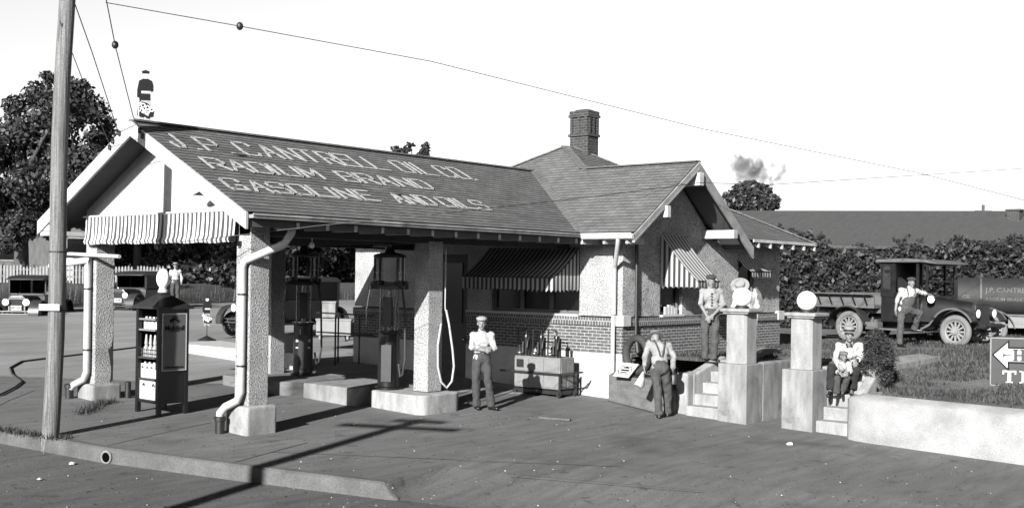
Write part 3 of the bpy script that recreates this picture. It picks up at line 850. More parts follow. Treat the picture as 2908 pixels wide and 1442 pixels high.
# awnings of the office windows
def slope_awning(name, top_a, top_b, bar_a, bar_b, drop, smat, nst, scal=.05, side=True, side_w=None):
    ta, tb, ba, bb_ = map(Vector, (top_a, top_b, bar_a, bar_b)); m = MB(); L = (bb_-ba).length
    n = 24
    for k in range(n):
        u0, u1 = k/n, (k+1)/n
        for s0, s1 in ((0, .34), (.34, .67), (.67, 1)):
            def P(u, s): p = ta.lerp(tb, u).lerp(ba.lerp(bb_, u), s); p.z -= .05*math.sin(math.pi*s); return p
            m.poly([tuple(P(u0, s0)), tuple(P(u0, s1)), tuple(P(u1, s1)), tuple(P(u1, s0))], [(L*u0, 0), (L*u0, 1), (L*u1, 1), (L*u1, 0)])
    top = sp(m, name, smat, smooth=40)
    v = MB()
    def scallop(a, b, uoff):
        a, b = Vector(a), Vector(b); l = (b-a).length; k = max(3, int(l/.125)); n2 = k*6; out = (b-a).normalized()
        for i in range(n2):
            w0, w1 = i/n2, (i+1)/n2
            z0 = drop - scal*abs(math.cos(math.pi*k*w0)); z1 = drop - scal*abs(math.cos(math.pi*k*w1))
            p, q = a.lerp(b, w0), a.lerp(b, w1); wob = .012*math.sin(w0*l*23)
            v.poly([tuple(p), tuple(p-Vector((wob, wob, z0))), tuple(q-Vector((wob, wob, z1))), tuple(q)], [(uoff+l*w0, 0), (uoff+l*w0, 1), (uoff+l*w1, 1), (uoff+l*w1, 0)])
    scallop(ba, bb_, 0)
    wall_a = Vector((ta.x, ta.y, ba.z)); wall_b = Vector((tb.x, tb.y, bb_.z))
    if side:
        for t_, w_, b_ in ((ta, wall_a, ba), (tb, wall_b, bb_)):
            D = (b_-w_).length; nn = 16
            for i in range(nn):
                x0, x1 = i/nn, (i+1)/nn
                p0, p1 = w_.lerp(b_, x0), w_.lerp(b_, x1)
                q0, q1 = t_.lerp(b_, x0), t_.lerp(b_, x1)
                q0.z -= .05*math.sin(math.pi*x0)+.01; q1.z -= .05*math.sin(math.pi*x1)+.01
                v.poly([tuple(p0), tuple(p1), tuple(q1), tuple(q0)], [(D*x0, 0), (D*x1, 0), (D*x1, 1), (D*x0, 1)])
            scallop(w_, b_, 0)
    sp(v, 'valance', K['stripe_wide'], top)
    m = MB(); m.tube([ba, bb_], .014, 6); sp(m, 'awning_bar', K['iron'], top)
    return top
slope_awning('window_awning', (9.69, YB-.02, 3.05), (10.62, YB-.02, 3.05), (9.69, -2.30, 2.06), (10.62, -2.30, 2.06), .17, K['stripe_fine'], 10)
slope_awning('window_awning', (XB-.02, 2.35, 2.74), (XB-.02, -.24, 2.74), (7.42, 2.35, 2.09), (7.42, -.24, 2.09), .30, K['stripe_wide'], 20)
slope_awning('window_awning', (13.05, YB-.02, 2.62), (14.05, YB-.02, 2.62), (13.05, -1.75, 2.30), (14.05, -1.75, 2.30), .16, K['stripe_fine'], 8, side=False)
# gable downspout at the corner
m = MB(); m.tube([(XV-.08, -1.72, 2.90), (XV-.06, -1.70, 2.80), (XB-.14, YB+.10, 2.36), (XB-.10, YB+.14, 2.28), (XB-.10, YB+.14, ZCAP+.05)], .045, 10)
m.tube([(XB-.125, YB+.14, ZCAP+.02), (XB-.125, YB+.14, .15)], .045, 10)
sp(m, 'downspout', K['galv'], smooth=50)
m = MB(); m.tube([(XB+.42, YB-.05, 3.25), (XB+.42, YB-.06, .9)], .035, 8); m.tube([(XB+.42, YB-.06, .9), (XB+.42, YB-.12, .55), (XB+.42, YB-.2, .5)], .05, 8)
sp(m, 'vent_pipe', K['iron'])
# chimney
ch = MB(); cx0, cy0 = 11.55, 2.02
for (e, z0, z1) in ((0, 4.9, 5.62), (.035, 5.621, 5.68), (-.01, 5.681, 6.10), (.035, 6.101, 6.16), (.015, 6.161, 6.26)):
    ch.bx(cx0-e, cx0+.44+e, cy0-e, cy0+.56+e, z0, z1)
for k in range(3):
    ch.bx(cx0-.03, cx0-.009, cy0+.02+k*.22, cy0+.1+k*.22, 5.682, 6.1)
    ch.bx(cx0+.02+k*.16, cx0+.1+k*.16, cy0-.03, cy0-.009, 5.682, 6.1)
sp(ch, 'chimney', K['chimney'])
fl = MB(); fl.bx(cx0+.08, cx0+.36, cy0+.1, cy0+.46, 6.262, 6.30); sp(fl, 'flue', K['inside'])
# insulators and wires on the canopy gable
ins = MB()
for y, z in ((3.15, 4.18), (2.85, 4.40), (3.05, 4.28), (2.2, 4.40), (2.12, 4.30)):
    ins.lathe([(.02, 0), (.035, .02), (.03, .05), (.035, .07), (.02, .09)], (XF-.05, y, z), 10)
split(sp(ins, 'insulator', K['iron'], smooth=50))
m = MB(); m.lathe([(.14, 0), (.05, .05), (.03, .12)], (XF+.35, 1.0, 3.35), 14); m.tube([(XF+.35, 1.0, 3.45), (XF+.35, 1.0, 3.9)], .012, 6)
sp(m, 'gable_lamp', K['iron'], smooth=50)
m = MB()
for x in (1.6, 3.2, 5.2):
    m = MB(); m.tube([(x, 2.4, 2.918), (x, 2.4, 2.70)], .01, 5); m.ball((x, 2.4, 2.66), (.05, .05, .07), 10, 6); sp(m, 'ceiling_bulb', K['opal'])

# lettering on the roof: strokes of white shingles
ST5 = {'J': ['.25,0 .7,0 .95,.22 .95,1', '.25,0 0,.22 0,.36'], 'P': ['0,0 0,1 .8,1 1,.85 1,.6 .8,.45 0,.45'], '.': ['.0,.0 .3,0'], 'C': ['1,.8 .85,1 .15,1 0,.85 0,.15 .15,0 .85,0 1,.2'],
 'A': ['0,0 .5,1 1,0', '.2,.36 .8,.36'], 'N': ['0,0 0,1 1,0 1,1'], 'T': ['0,1 1,1', '.5,1 .5,0'], 'R': ['0,0 0,1 .8,1 1,.86 1,.62 .8,.48 0,.48', '.5,.48 1,0'], 'E': ['1,1 0,1 0,0 1,0', '0,.52 .75,.52'],
 'L': ['0,1 0,0 1,0'], 'O': ['0,.12 0,.88 .14,1 .86,1 1,.88 1,.12 .86,0 .14,0 0,.12'], 'I': ['0,0 0,1'], 'D': ['0,0 0,1 .75,1 1,.8 1,.2 .75,0 0,0'], 'U': ['0,1 0,.12 .14,0 .86,0 1,.12 1,1'], 'M': ['0,0 0,1 .5,.3 1,1 1,0'],
 'B': ['0,0 0,1 .75,1 .92,.86 .92,.64 .75,.52 1,.38 1,.14 .8,0 0,0', '0,.52 .75,.52'], 'G': ['1,.8 .85,1 .15,1 0,.85 0,.15 .15,0 1,0 1,.42 .6,.42'], 'S': ['1,.82 .85,1 .15,1 0,.86 0,.64 .15,.52 .85,.5 1,.36 1,.14 .85,0 .15,0 0,.18']}
upc = Vector((0, YR+OE, ZR-ZE)).normalized(); nrc = Vector((0, -(ZR-ZE), YR+OE)).normalized()
def roofpt(x, t, h): return Vector((x, -OE, ZE)) + upc*t + nrc*h
def letter(chh, x, t0, w, h, sw=.052):
    for stroke in ST5[chh]:
        q = [tuple(map(float, s.split(','))) for s in stroke.split()]
        for (a, b), (c, e) in zip(q[:-1], q[1:]):
            p = Vector((x + a*w, t0 + b*h)); r = Vector((x + c*w, t0 + e*h)); dd = (r-p)
            if dd.length < 1e-4: continue
            dd.normalize(); nn = Vector((-dd.y, dd.x))*sw/2*(1.0 if abs(dd.x) > abs(dd.y) else 1.15); p2, r2 = p - dd*sw*.4, r + dd*sw*.4
            # broken into shingle-sized bits, a little ragged
            L = (r2-p2).length; k = max(1, int(L/.125))
            for i in range(k):
                s, e2 = p2.lerp(r2, i/k), p2.lerp(r2, (i+1)/k); j = (rl.random()-.5)*.005
                lt.prism([tuple(roofpt(v.x + j, v.y, .022)) for v in (s-nn, e2-nn, e2+nn, s+nn)], tuple(nrc*.006))
rl = random.Random(11)
def word(s, xs, t0, h, w):
    for i_, (chh, x) in enumerate(zip(s, xs)):
        global lt
        lt = MB(); ww = .5*w if chh == '.' else (.6*w if chh == 'J' else (.27 if t0 == .82 and 8 <= i_ <= 10 else w)); letter(chh, x, t0, ww, h); sp(lt, 'roof_letter', K['letter'])
word('J.P.CANTRELLOILCO.', [-.36, .05, .26, .72, 1.03, 1.52, 2.0, 2.42, 2.92, 3.32, 3.72, 4.10, 4.82, 5.30, 5.46, 6.06, 6.50, 6.92], 2.49, .58, .33)
word('RADIUMBRAND', [-.17, .27, .72, 1.16, 1.32, 1.80, 2.68, 3.14, 3.60, 4.10, 4.58], 1.66, .44, .36)
word('GASOLINEANDOILS', [-.34, .13, .55, .98, 1.42, 1.84, 2.0, 2.46, 3.28, 3.64, 4.00, 4.50, 4.93, 5.06, 5.46], .82, .42, .33)

# ================================================================== FORECOURT
def island(name, x0, x1, y0, y1, zt, m_, label, r=.2):
    m = MB(); n = 6; pts = []
    for (cx, cy, a0) in ((x1-r, y0+r, -90), (x1-r, y1-r, 0), (x0+r, y1-r, 90), (x0+r, y0+r, 180)):
        for k in range(n+1):
            a = R(a0 + 90*k/n); pts.append((cx+r*math.cos(a), cy+r*math.sin(a), gz(x0, y0)-.1))
    m.prism(pts, (0, 0, zt - (gz(x0, y0)-.1)))
    o = m.build(name, m_, smooth=50, bevel=.025)
    return tag(o, label, 'pump island', 'concrete pump islands under the canopy')
island('pump_island', 3.52, 4.62, -.32, 1.12, -.07, K['concrete_pale'], 'rounded concrete pump island around the hose-hung column, nearest the standing man')
island('pump_island', 3.28, 4.80, 1.28, 2.72, -.035, K['concrete'], 'bare square-edged concrete island between the two pump islands', .04)
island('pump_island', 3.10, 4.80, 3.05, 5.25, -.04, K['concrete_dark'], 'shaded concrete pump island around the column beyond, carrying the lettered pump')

def make_pump():
    t = empty('gasoline_pump')
    b = MB(); b.lathe([(.26, 0), (.26, .04), (.21, .06), (.20, 1.05), (.23, 1.08), (.23, 1.12)], n=20); o = b.build('base', K['black'], t, smooth=40)
    d = MB(); d.bx(-.10, .10, -.225, -.205, .15, .85); d.build('service_door', K['iron'], o, bevel=.005)
    c = MB()
    for x, y in ((-.14, -.14), (.14, -.14), (-.14, .14), (.14, .14)): c.tube([(x, y, 1.1), (x, y, 1.92)], .018, 8)
    c.tube([(.0, .05, 1.1), (0, .05, 1.95)], .05, 10); c.build('riser_pipes', K['steel'], t, smooth=50)
    g = MB(); g.bx(-.09, .09, -.2, -.1, 1.2, 1.75); g.build('meter_box', K['black'], t, bevel=.01)
    y = MB(); y.bx(-.34, .34, -.16, .16, 1.90, 1.98); y.bx(-.36, .36, -.05, .05, 1.98, 2.04)
    for s in (-1, 1): y.lathe([(.13, 1.98), (.13, 2.05), (.10, 2.06)], (s*.22, 0, 0), 16)
    y.build('yoke', K['black'], t, bevel=.006)
    for s in (-1, 1):
        gl = MB(); gl.lathe([(.085, 2.06), (.085, 2.50)], (s*.22, 0, 0), 20); q = gl.build('glass_cylinder', K['steel'], t, smooth=40)
        k = MB(); k.lathe([(.088, 2.2), (.091, 2.21), (.091, 2.22), (.088, 2.23)], (s*.22, 0, 0), 16); k.bx(s*.22-.012, s*.22+.012, -.092, -.086, 2.08, 2.48); k.build('gauge_strip', K['sign_white'], q)
        k = MB(); k.bx(s*.22+.03, s*.22+.06, -.088, -.066, 2.07, 2.49); k.bx(s*.22-.075, s*.22-.04, -.085, -.05, 2.07, 2.49); k.build('guard_rod', K['black'], q)
    h = MB(); h.lathe([(.32, 2.50), (.32, 2.55), (.26, 2.57), (.10, 2.60), (.07, 2.72)], n=22, M=Matrix.Diagonal((1, .5, 1)));
    h.build('head', K['black'], t, smooth=45)
    p = MB(); p.tube([(.2, -.16, 1.95), (.30, -.26, 1.9), (.36, -.30, 1.5), (.38, -.3, .6), (.33, -.28, .3), (.28, -.24, .25), (.24, -.22, .5)], .022, 8); p.build('hose', K['rubber'], t, smooth=60)
    l = MB(); l.tube([(-.36, -.05, 1.95), (-.42, -.1, 1.5), (-.40, -.2, 1.2)], .016, 6); l.build('pump_handle', K['steel'], t, smooth=60)
    return t
gp = make_pump()
tag(gp, 'twin-cylinder gasoline pump with white lettering on its base, farther from the standing man', 'gas pump', 'gasoline pumps under the canopy')
gp2 = copy_tree(gp)
P = (4.35, 4.05, -.04); gp.location = P; gp.rotation_euler = (0, 0, FACE + R(10))
gp2.location = (3.95, 1.00, -.07); gp2.rotation_euler = (0, 0, FACE + R(-6))
tag(gp2, 'dark twin-cylinder gasoline pump standing just left of the column with the pale hose', 'gas pump', 'gasoline pumps under the canopy')
gbase = [c for c in gp.children if c.name.startswith('base')][0]
tm = MB(); tm.add_mesh(text_mesh('1', .14, .003, .004), frame((-.06, -.22, .92), (1, 0, 0), (0, 0, 1))); tm.add_mesh(text_mesh('Standard', .085, .003, .003), frame((0, -.218, .74), (1, 0, 0), (0, 0, 1))); tm.bx(-.15, .15, -.221, -.216, .58, .61)
tm.build('pump_lettering', K['sign_white'], gbase)
gl = MB(); gl.lathe([(.05, 2.72), (.05, 2.77), (.12, 2.84), (.15, 2.95), (.12, 3.06), (.04, 3.1)], (.12, .1, -.02), 18); gl.build('pump_globe', K['opal'], gp, smooth=60)
gl = MB(); gl.lathe([(.20, 2.70), (.15, 2.76), (.05, 2.80)], (-.14, 0, 0), 18); gl.build('lamp_shade', K['sign_white'], gp2, smooth=60)

# hose on the column
m = MB(); m.tube([(4.40, -.04, 2.6), (4.40, -.04, 1.55), (4.40, -.05, 1.45)], .012, 8)
m.tube([(4.41, -.06, 1.46), (4.47, -.08, 1.2), (4.56, -.10, .7), (4.58, -.12, .4), (4.53, -.12, .12), (4.42, -.09, -.0), (4.30, -.06, .12), (4.22, -.05, .4), (4.22, -.04, .8), (4.30, -.04, 1.2)], .022, 10)
tag(m.build('air_hose', K['hose_pale'], smooth=60), 'pale rubber air hose looped down the right side of the middle column', 'hose')

# ------------------------------------------------------------------ oil cabinet
CB = empty('oil_cabinet', (-.12, 2.38, gz(-.1, 2.4)+.008))
tag(CB, 'tall dark oil display cabinet with open shelves, hipped top and white globe lamp', 'oil cabinet')
WX, WY = .57, .70
b = MB(); Zb, Zt = .20, 1.86
b.bx(0, WX, .0, .02, Zb, Zt); b.bx(0, WX, WY-.02, WY, Zb, Zt); b.bx(WX-.02, WX, .021, WY-.021, Zb, Zt); b.bx(.0, WX-.021, .021, WY-.021, Zb, Zb+.05)
for (x, y) in ((0, 0), (0, WY-.05), (WX-.05, 0), (WX-.05, WY-.05)): b.bx(x-.012, x+.062, y-.012, y+.062, .0 if True else Zb, Zt-.001)
b.build('case', K['black'], CB, bevel=.004)
for z in (.62, .99, 1.66):
    s = MB(); s.bx(.0, WX-.022, .022, WY-.022, z-.03, z); s.build('shelf', K['tin_grey'] if z > 1.5 else K['frame_dark'], CB)
r_ = MB(); e = .07
r_.poly([(-e, -e, Zt), (WX+e, -e, Zt), (WX/2+.05, WY/2, Zt+.26), (WX/2-.05, WY/2, Zt+.26)]); r_.poly([(WX+e, -e, Zt), (WX+e, WY+e, Zt), (WX/2+.05, WY/2, Zt+.26)])
r_.poly([(WX+e, WY+e, Zt), (-e, WY+e, Zt), (WX/2-.05, WY/2, Zt+.26), (WX/2+.05, WY/2, Zt+.26)]); r_.poly([(-e, WY+e, Zt), (-e, -e, Zt), (WX/2-.05, WY/2, Zt+.26)])
r_.poly([(-e, -e, Zt-.03), (-e, WY+e, Zt-.03), (WX+e, WY+e, Zt-.03), (WX+e, -e, Zt-.03)])
for a, c in (((-e, -e), (WX+e, -e)), ((WX+e, -e), (WX+e, WY+e)), ((WX+e, WY+e), (-e, WY+e)), ((-e, WY+e), (-e, -e))):
    r_.poly([(*a, Zt-.03), (*c, Zt-.03), (*c, Zt), (*a, Zt)])
r_.build('roof', mat('cabinet_roof', .03, .5, var=.2, scale=6), CB)
l = MB(); l.lathe([(.09, 2.11), (.085, 2.15), (.07, 2.16), (.07, 2.19)], (WX/2, WY/2, 0), 18); lo = l.build('lamp_collar', K['sign_white'], CB, smooth=40)
l = MB(); l.ball((WX/2, WY/2, 2.35), (.115, .115, .175), 24, 14); l.build('globe', K['opal'], lo, smooth=70)
pn = MB(); pn.bx(.06, WX-.06, -.026, -.013, .78, 1.74); po = pn.build('advertising_panel', mat('advert_enamel', .17, .45, var=.05, scale=4), CB)
fr = MB()
for q in ((.045, WX-.045, .765, .78), (.045, WX-.045, 1.74, 1.755)): fr.bx(q[0], q[1], -.03, -.012, q[2], q[3])
for q in ((.045, .06), (WX-.06, WX-.045)): fr.bx(q[0], q[1], -.03, -.012, .78, 1.74)
fr.build('panel_frame', K['sign_white'], po)
tm = MB(); F0 = lambda x, z: frame((x, -.029, z), (1, 0, 0), (0, 0, 1))
tm.add_mesh(text_mesh('Mobiloil', .118, .002, .003), F0(WX/2, 1.50)); tm.bx(WX/2-.1, WX/2+.1, -.03, -.0265, 1.44, 1.452)
tm.add_mesh(text_mesh('Authorized Service', .047, .002, .001), F0(WX/2, .83))
def gargoyle(mb, c, s, M):
    """winged beast seen from the side, in flat pieces: arched back, wing, head and legs"""
    def P(pts, d=.004): mb.prism([tuple(M @ Vector((c[0]+x*s, c[1]+y*s, 0))) for x, y in pts], tuple(M.to_3x3() @ Vector((0, 0, d))))
    P([(-1.0, -.1), (-.8, .25), (-.45, .42), (-.1, .44), (.3, .36), (.62, .16), (.95, .0), (1.0, -.2), (.7, -.18), (.45, -.02), (.1, .05), (-.3, .02), (-.6, -.12), (-.85, -.34)])
    P([(-.62, .5), (-.2, .78), (.25, .74), (.62, .44), (.3, .5), (-.15, .54)])
    P([(-.42, -.02), (-.2, .0), (-.22, -.36), (-.5, -.42), (-.44, -.34)]); P([(.3, .0), (.55, -.08), (.72, -.38), (.44, -.4), (.5, -.3)])
gargoyle(tm, (0, 0), .1, F0(WX/2, 1.63))
tm.build('panel_lettering', K['sign_dark'], po)
def goods(name, lab, grp, cat, n, xs, y0, y1, fn, mt, z):
    out = []; first = None
    for k in range(n):
        if first is None:
            m = MB(); fn(m); o = m.build(name, mt, smooth=40); first = o
        else: o = first.copy(); COL.objects.link(o)
        y = y1 - (y1-y0)*(k+.5)/n
        o.location = CB.location + Vector((xs, y, z)); tag(o, lab, cat, grp); out.append(o)
    return out
goods('oil_bottle', 'small white oil bottle in the row on the top shelf of the cabinet', 'white bottles on the top shelf of the oil cabinet', 'bottle', 5, .12, .06, .64, lambda m: m.lathe([(.05, 0), (.05, .15), (.025, .18), (.022, .21)], n=12), K['tin_white'], 1.475)
s = MB(); s.bx(.0, WX-.022, .022, WY-.022, 1.445, 1.475); s.build('shelf', K['tin_grey'], CB)
goods('spout_bottle', 'glass oil bottle with long pale spout in the wire rack of the cabinet', 'spouted bottles in the wire rack of the oil cabinet', 'bottle', 4, .10, .07, .62, lambda m: m.lathe([(.055, 0), (.055, .12), (.045, .16), (.022, .20), (.035, .22), (.018, .36), (.012, .38)], n=12), mat('pale_glass_bottle', .55, .3, var=.3, scale=9), .992)
m = MB()
for z in (.06, .13): m.tube([(.03, .05, z), (.03, .65, z), (.2, .65, z), (.2, .05, z), (.03, .05, z)], .006, 5)
for k in range(10): m.tube([(.03, .05+.6*k/9, 0), (.03, .05+.6*k/9, .14)], .005, 5)
o = m.build('bottle_rack', K['steel']); o.location = CB.location + Vector((0, 0, .992)); tag(o, 'bright wire rack holding the spouted bottles in the oil cabinet', 'rack')
for k in range(4):
    m = MB(); m.bx(-.06, .06, -.066, .066, 0, .25); o = m.build('oil_can', K['tin_white'], bevel=.006)
    o.location = CB.location + Vector((.10, .56-.145*k, .622)); tag(o, 'white square oil can in the row above the two large tins', 'can', 'square oil cans on the lower shelf of the cabinet')
    h = MB(); h.lathe([(.02, .25), (.02, .275)], (0, .02, 0), 10); h.build('spout_cap', K['tin_white'], o)
    h = MB(); gargoyle(h, (0, 0), .034, frame((-.062, 0, .18), (0, -1, 0), (0, 0, 1))); h.build('emblem', K['sign_dark'], o)
for k in range(2):
    m = MB(); m.bx(-.07, .09, -.145, .145, 0, .33); o = m.build('large_oil_tin', K['tin_white'], bevel=.008)
    o.location = CB.location + Vector((.10, .50-.30*k, .252)); tag(o, ('left' if k == 0 else 'right') + ' one of two large white oil tins at the bottom of the cabinet', 'tin', 'large oil tins at the bottom of the cabinet')
    h = MB(); h.tube([(0, -.08, .33), (0, -.07, .36), (0, .07, .36), (0, .08, .33)], .008, 6); h.build('handle', K['steel'], o)
    h = MB(); gargoyle(h, (0, 0), .05, frame((-.072, 0, .25), (0, -1, 0), (0, 0, 1))); h.build('emblem', K['sign_dark'], o)

# ------------------------------------------------------------------ oil cart by the wall
CT = empty('oil_pump_cart', (7.42, .18, gz(7.5, .2)+.008)); CT.rotation_euler = (0, 0, R(2))
tag(CT, 'wheeled oil dispensing cart with three crank pumps beside the brick wall', 'oil cart')
Lh = .60
b = MB(); b.bx(.0, .52, -Lh, Lh, .14, .80); b.build('tank_body', K['cart'], CT, bevel=.02)
for k in range(3):
    y0 = -Lh + .03 + k*.395
    p = MB(); p.bx(-.012, -.001, y0, y0+.365, .50, .76)
    p.prism([(-.012, y0, .18 + (.12 if k == 0 else 0)), (-.012, y0+(.12 if k == 0 else .001), .18), (-.012, y0+.365, .18), (-.012, y0+.365, .44), (-.012, y0, .44)], (.011, 0, 0)); p.build('panel', mat('cart_panel_%d' % k, .30, .55, var=.12, scale=6, speck=.08), CT, bevel=.006)
p = MB(); p.bx(.05, .22, -Lh-.012, -Lh-.001, .2, .76); p.bx(.26, .46, -Lh-.012, -Lh-.001, .2, .76); p.build('end_panel', K['cart'], CT)
p = MB(); p.bx(-.018, -.0125, .34, .53, .56, .73); p.build('hatch', K['iron'], CT)
f = MB(); f.bx(-.06, -.013, -Lh-.05, Lh+.35, .445, .485); f.bx(-.06, .56, -Lh-.05, -Lh-.013, .445, .485); f.bx(-.05, -.013, -Lh-.04, -Lh, .03, .445); f.bx(.50, .55, -Lh-.05, -Lh-.01, .03, .445)
f.bx(0.0, .5, -Lh, Lh, .04, .12); f.bar((-.03, -Lh-.03, .46), (-.03, -Lh-.36, .52), .03, .03); f.bar((.2, -Lh-.33, .52), (-.03, -Lh-.05, .25), .02, .02); f.tube([(-.04, -Lh-.36, .52), (.3, -Lh-.36, .52)], .02, 8)
f.build('frame', K['iron'], CT)
for (x, y) in ((-.03, -Lh), (-.03, Lh-.05), (.5, -Lh), (.5, Lh-.05)):
    w = MB(); w.tube([(x-.02, y, .05), (x+.03, y, .05)], .055, 14); w.build('wheel', K['iron'], CT, smooth=40)
for k in range(3):
    y0 = -.36 + k*.40
    p = MB(); p.lathe([(.075, .80), (.075, .84), (.05, .85), (.05, 1.18), (.07, 1.19), (.055, 1.24)], (.2, y0, 0), 14); p.lathe([(.035, .80), (.035, 1.15), (.045, 1.2)], (.13, y0-.13, 0), 12)
    o = p.build('crank_pump', K['black'], CT, smooth=40)
    q = MB(); q.tube([(.2, y0, 1.22), (.2, y0, 1.34), (.2, y0+.22, 1.36), (.2, y0+.23, .82)], .018, 8); q.tube([(.1, y0-.15, 1.2), (.02, y0-.17, 1.1), (.0, y0-.17, .98)], .02, 8); q.build('delivery_pipe', K['iron'], o, smooth=50)
    q = MB(); q.tube([(.08, y0, .86), (.08, y0, 1.1)], .015, 8); q.ball((.06, y0+.08, .86), (.05, .07, .045), 10, 6); q.build('bright_fitting', K['steel'], o, smooth=60)
q = MB(); q.tube([(.05, .50, .80), (.05, .50, 1.02)], .01, 6); q.build('gauge_rod', K['steel'], CT)

# ------------------------------------------------------------------ planter wall, tyre stand, steps, gate pillars, retaining wall
def wall_poly(m, poly, z0, z1):
    m.prism([(x, y, z0) for x, y in poly], (0, 0, z1 - z0)); return m
m = MB(); wall_poly(m, [(8.28, -1.20), (8.06, -1.20), (7.50, -2.74), (7.72, -2.98), (8.28, -2.98)], -.8, .13)
o = m.build('planter_wall', K['concrete_dark'], bevel=.03); tag(o, 'low grey concrete wall running out from the corner of the station under the tyre stand', 'wall')
m = MB(); m.bx(7.74, 8.3, -3.285, -3.0, -.8, .30); o = m.build('end_pier', K['concrete_pale'], bevel=.05, segs=3); tag(o, 'pale rounded concrete pier at the foot of the steps behind the stooping man', 'pier')
m = MB(); m.bx(7.60, 7.735, -3.06, -2.76, -.62, -.02); o = m.build('meter_box', K['concrete_dark'], bevel=.01); tag(o, 'grey metal box standing against the low wall behind the stooping man', 'box')
q = MB(); q.ball((7.59, -2.85, -.33), .025); q.build('latch', K['steel'], o)
P = onz(1779, 1070, .13); TY = empty('tyre_stand', (P.x+.12, P.y+.05, .13), FACE - R(56)); tag(TY, 'upright tyre on a display stand with a small white sign, on the low wall', 'tyre display')
def torus(m, c, Rr, r, M, n=30, k=10, sx=1.0):
    base = len(m.v)
    for i in range(n):
        a = 2*math.pi*i/n
        for j in range(k):
            b = 2*math.pi*j/k; q = Vector(((Rr + r*math.cos(b))*math.cos(a), (Rr + r*math.cos(b))*math.sin(a), r*sx*math.sin(b)))
            m.v.append(tuple(Vector(c) + M @ q))
    for i in range(n):
        for j in range(k):
            m.face((base+i*k+j, base+((i+1) % n)*k+j, base+((i+1) % n)*k+(j+1) % k, base+i*k+(j+1) % k))
b = MB(); torus(b, (.16, .1, .44), .335, .075, Matrix.Rotation(R(90), 3, 'X') @ Matrix.Rotation(0, 3, 'Z'), 36, 12, 1.15); b.build('tyre', K['rubber'], TY, smooth=60)
b = MB(); b.prism([(-.24, -.20, 0), (-.18, .02, .27), (.30, .02, .27), (.24, -.20, 0)], (0, .02, 0)); so_ = b.build('sign_board', K['sign_white'], TY)
b = MB(); b.bx(-.2, .34, -.02, .30, -.005, .04); b.prism([(.30, .02, .02), (.30, .28, .02), (.30, .03, .26)], (.02, 0, 0)); b.build('stand', K['iron'], TY)
Ms = frame((.03, -.098, .135), (1, 0, 0), (0, .22, .27)); b = MB()
hx = [(-.2, 0), (-.15, .085), (.15, .085), (.2, 0), (.15, -.085), (-.15, -.085)]
for a, c in zip(hx, hx[1:]+hx[:1]): b.bar(tuple(Ms @ Vector((*a, .002))), tuple(Ms @ Vector((*c, .002))), .012, .006)
for (x0, x1, y0, y1) in ((-.09, .09, .045, .065), (-.03, .04, .065, .09), (-.12, .12, -.02, .015), (-.09, .09, -.062, -.045)): b.bx(x0, x1, y0, y1, 0, .004, Ms)
b.build('sign_marks', K['sign_dark'], so_)

def steps(name, x0, y0, y1, zb, zt, n, label):
    m = MB(); h = (zt-zb)/n
    prof = [(x0, zb-.3)]
    for k in range(n): prof += [(x0+.30*k, zb+h*(k+1)), (x0+.30*(k+1), zb+h*(k+1))]
    prof += [(x0+.30*n+.2, zb+h*n), (x0+.30*n+.2, zb-.3)]
    m.prism([(x, y0, z) for x, z in prof], (0, y1-y0, 0))
    return tag(m.build(name, K['concrete_pale'], bevel=.012), label, 'steps', 'flights of garden steps up to the lawn')
steps('garden_steps', 7.66, -4.0, -3.31, gz(7.6, -3.6), .50, 5, 'pale concrete steps between the end pier and the gate pillar nearer the station')
steps('garden_steps', 7.93, -6.42, -5.83, gz(7.8, -6.1), .50, 5, 'pale concrete steps with the seated man, right of the second gate pillar')
def sloped_wall(name, x0, x1, y0, y1, za, zb, label, m_=K['concrete_pale'], dz=0):
    m = MB(); m.prism([(x0, y0, -.9), (x0, y0, za), (x0+.12, y0, za), (x1-.1, y0, zb), (x1, y0, zb), (x1, y0, -.9)], (0, y1-y0, 0))
    return tag(m.build(name, m_, bevel=.03), label, 'wall')
sloped_wall('step_side_wall', 7.95, 9.2, -3.30, -3.10, .28, .56, 'sloping concrete side wall of the steps under the man in the dark cap')
sloped_wall('step_side_wall', 7.97, 8.72, -6.62, -6.435, .03, .40, 'sloping pale concrete side wall running up beside the seated man')
def gate_pillar(y, zoff, label):
    x = 7.585; g0 = gz(x, y)
    t = empty('gate_pillar', (x, y, g0)); b = MB(); b.bx(0, .62, 0, .60, -.3, 1.10); b.build('pedestal', K['concrete'], t, bevel=.02)
    s = MB(); c = .05; x0, x1, y0, y1 = .06, .48, .06, .46
    s.prism([(x0, y0+c, 1.10), (x0+c, y0, 1.10), (x1, y0, 1.10), (x1, y1, 1.10), (x0, y1, 1.10)], (0, 0, .92)); s.build('shaft', K['concrete_pale'], t, bevel=.008)
    s = MB(); s.bx(x0-.05, x1+.05, y0-.06, y1+.06, 2.02, 2.055); s.bx(x0-.085, x1+.085, y0-.10, y1+.10, 2.056, 2.12); s.build('cap', K['concrete_pale'], t, bevel=.015)
    l = MB(); l.lathe([(.13, 2.12), (.13, 2.15), (.10, 2.17)], (.27, .26, 0), 20); lc = l.build('lamp_base', K['iron'], t, smooth=40)
    l = MB(); l.ball((.27, .26, 2.33), .178, 28, 18); l.build('globe_lamp', K['opal'], lc, smooth=80)
    return tag(t, label, 'gate pillar', 'gate pillars with globe lamps')
gate_pillar(-4.63, 0, 'concrete gate pillar with white globe lamp, nearer the station, straw-hatted man behind it')
gp_b = gate_pillar(-5.82, 0, 'concrete gate pillar with white globe lamp standing free, nearer the lawn shrub'); gp_b.location.x = 7.80
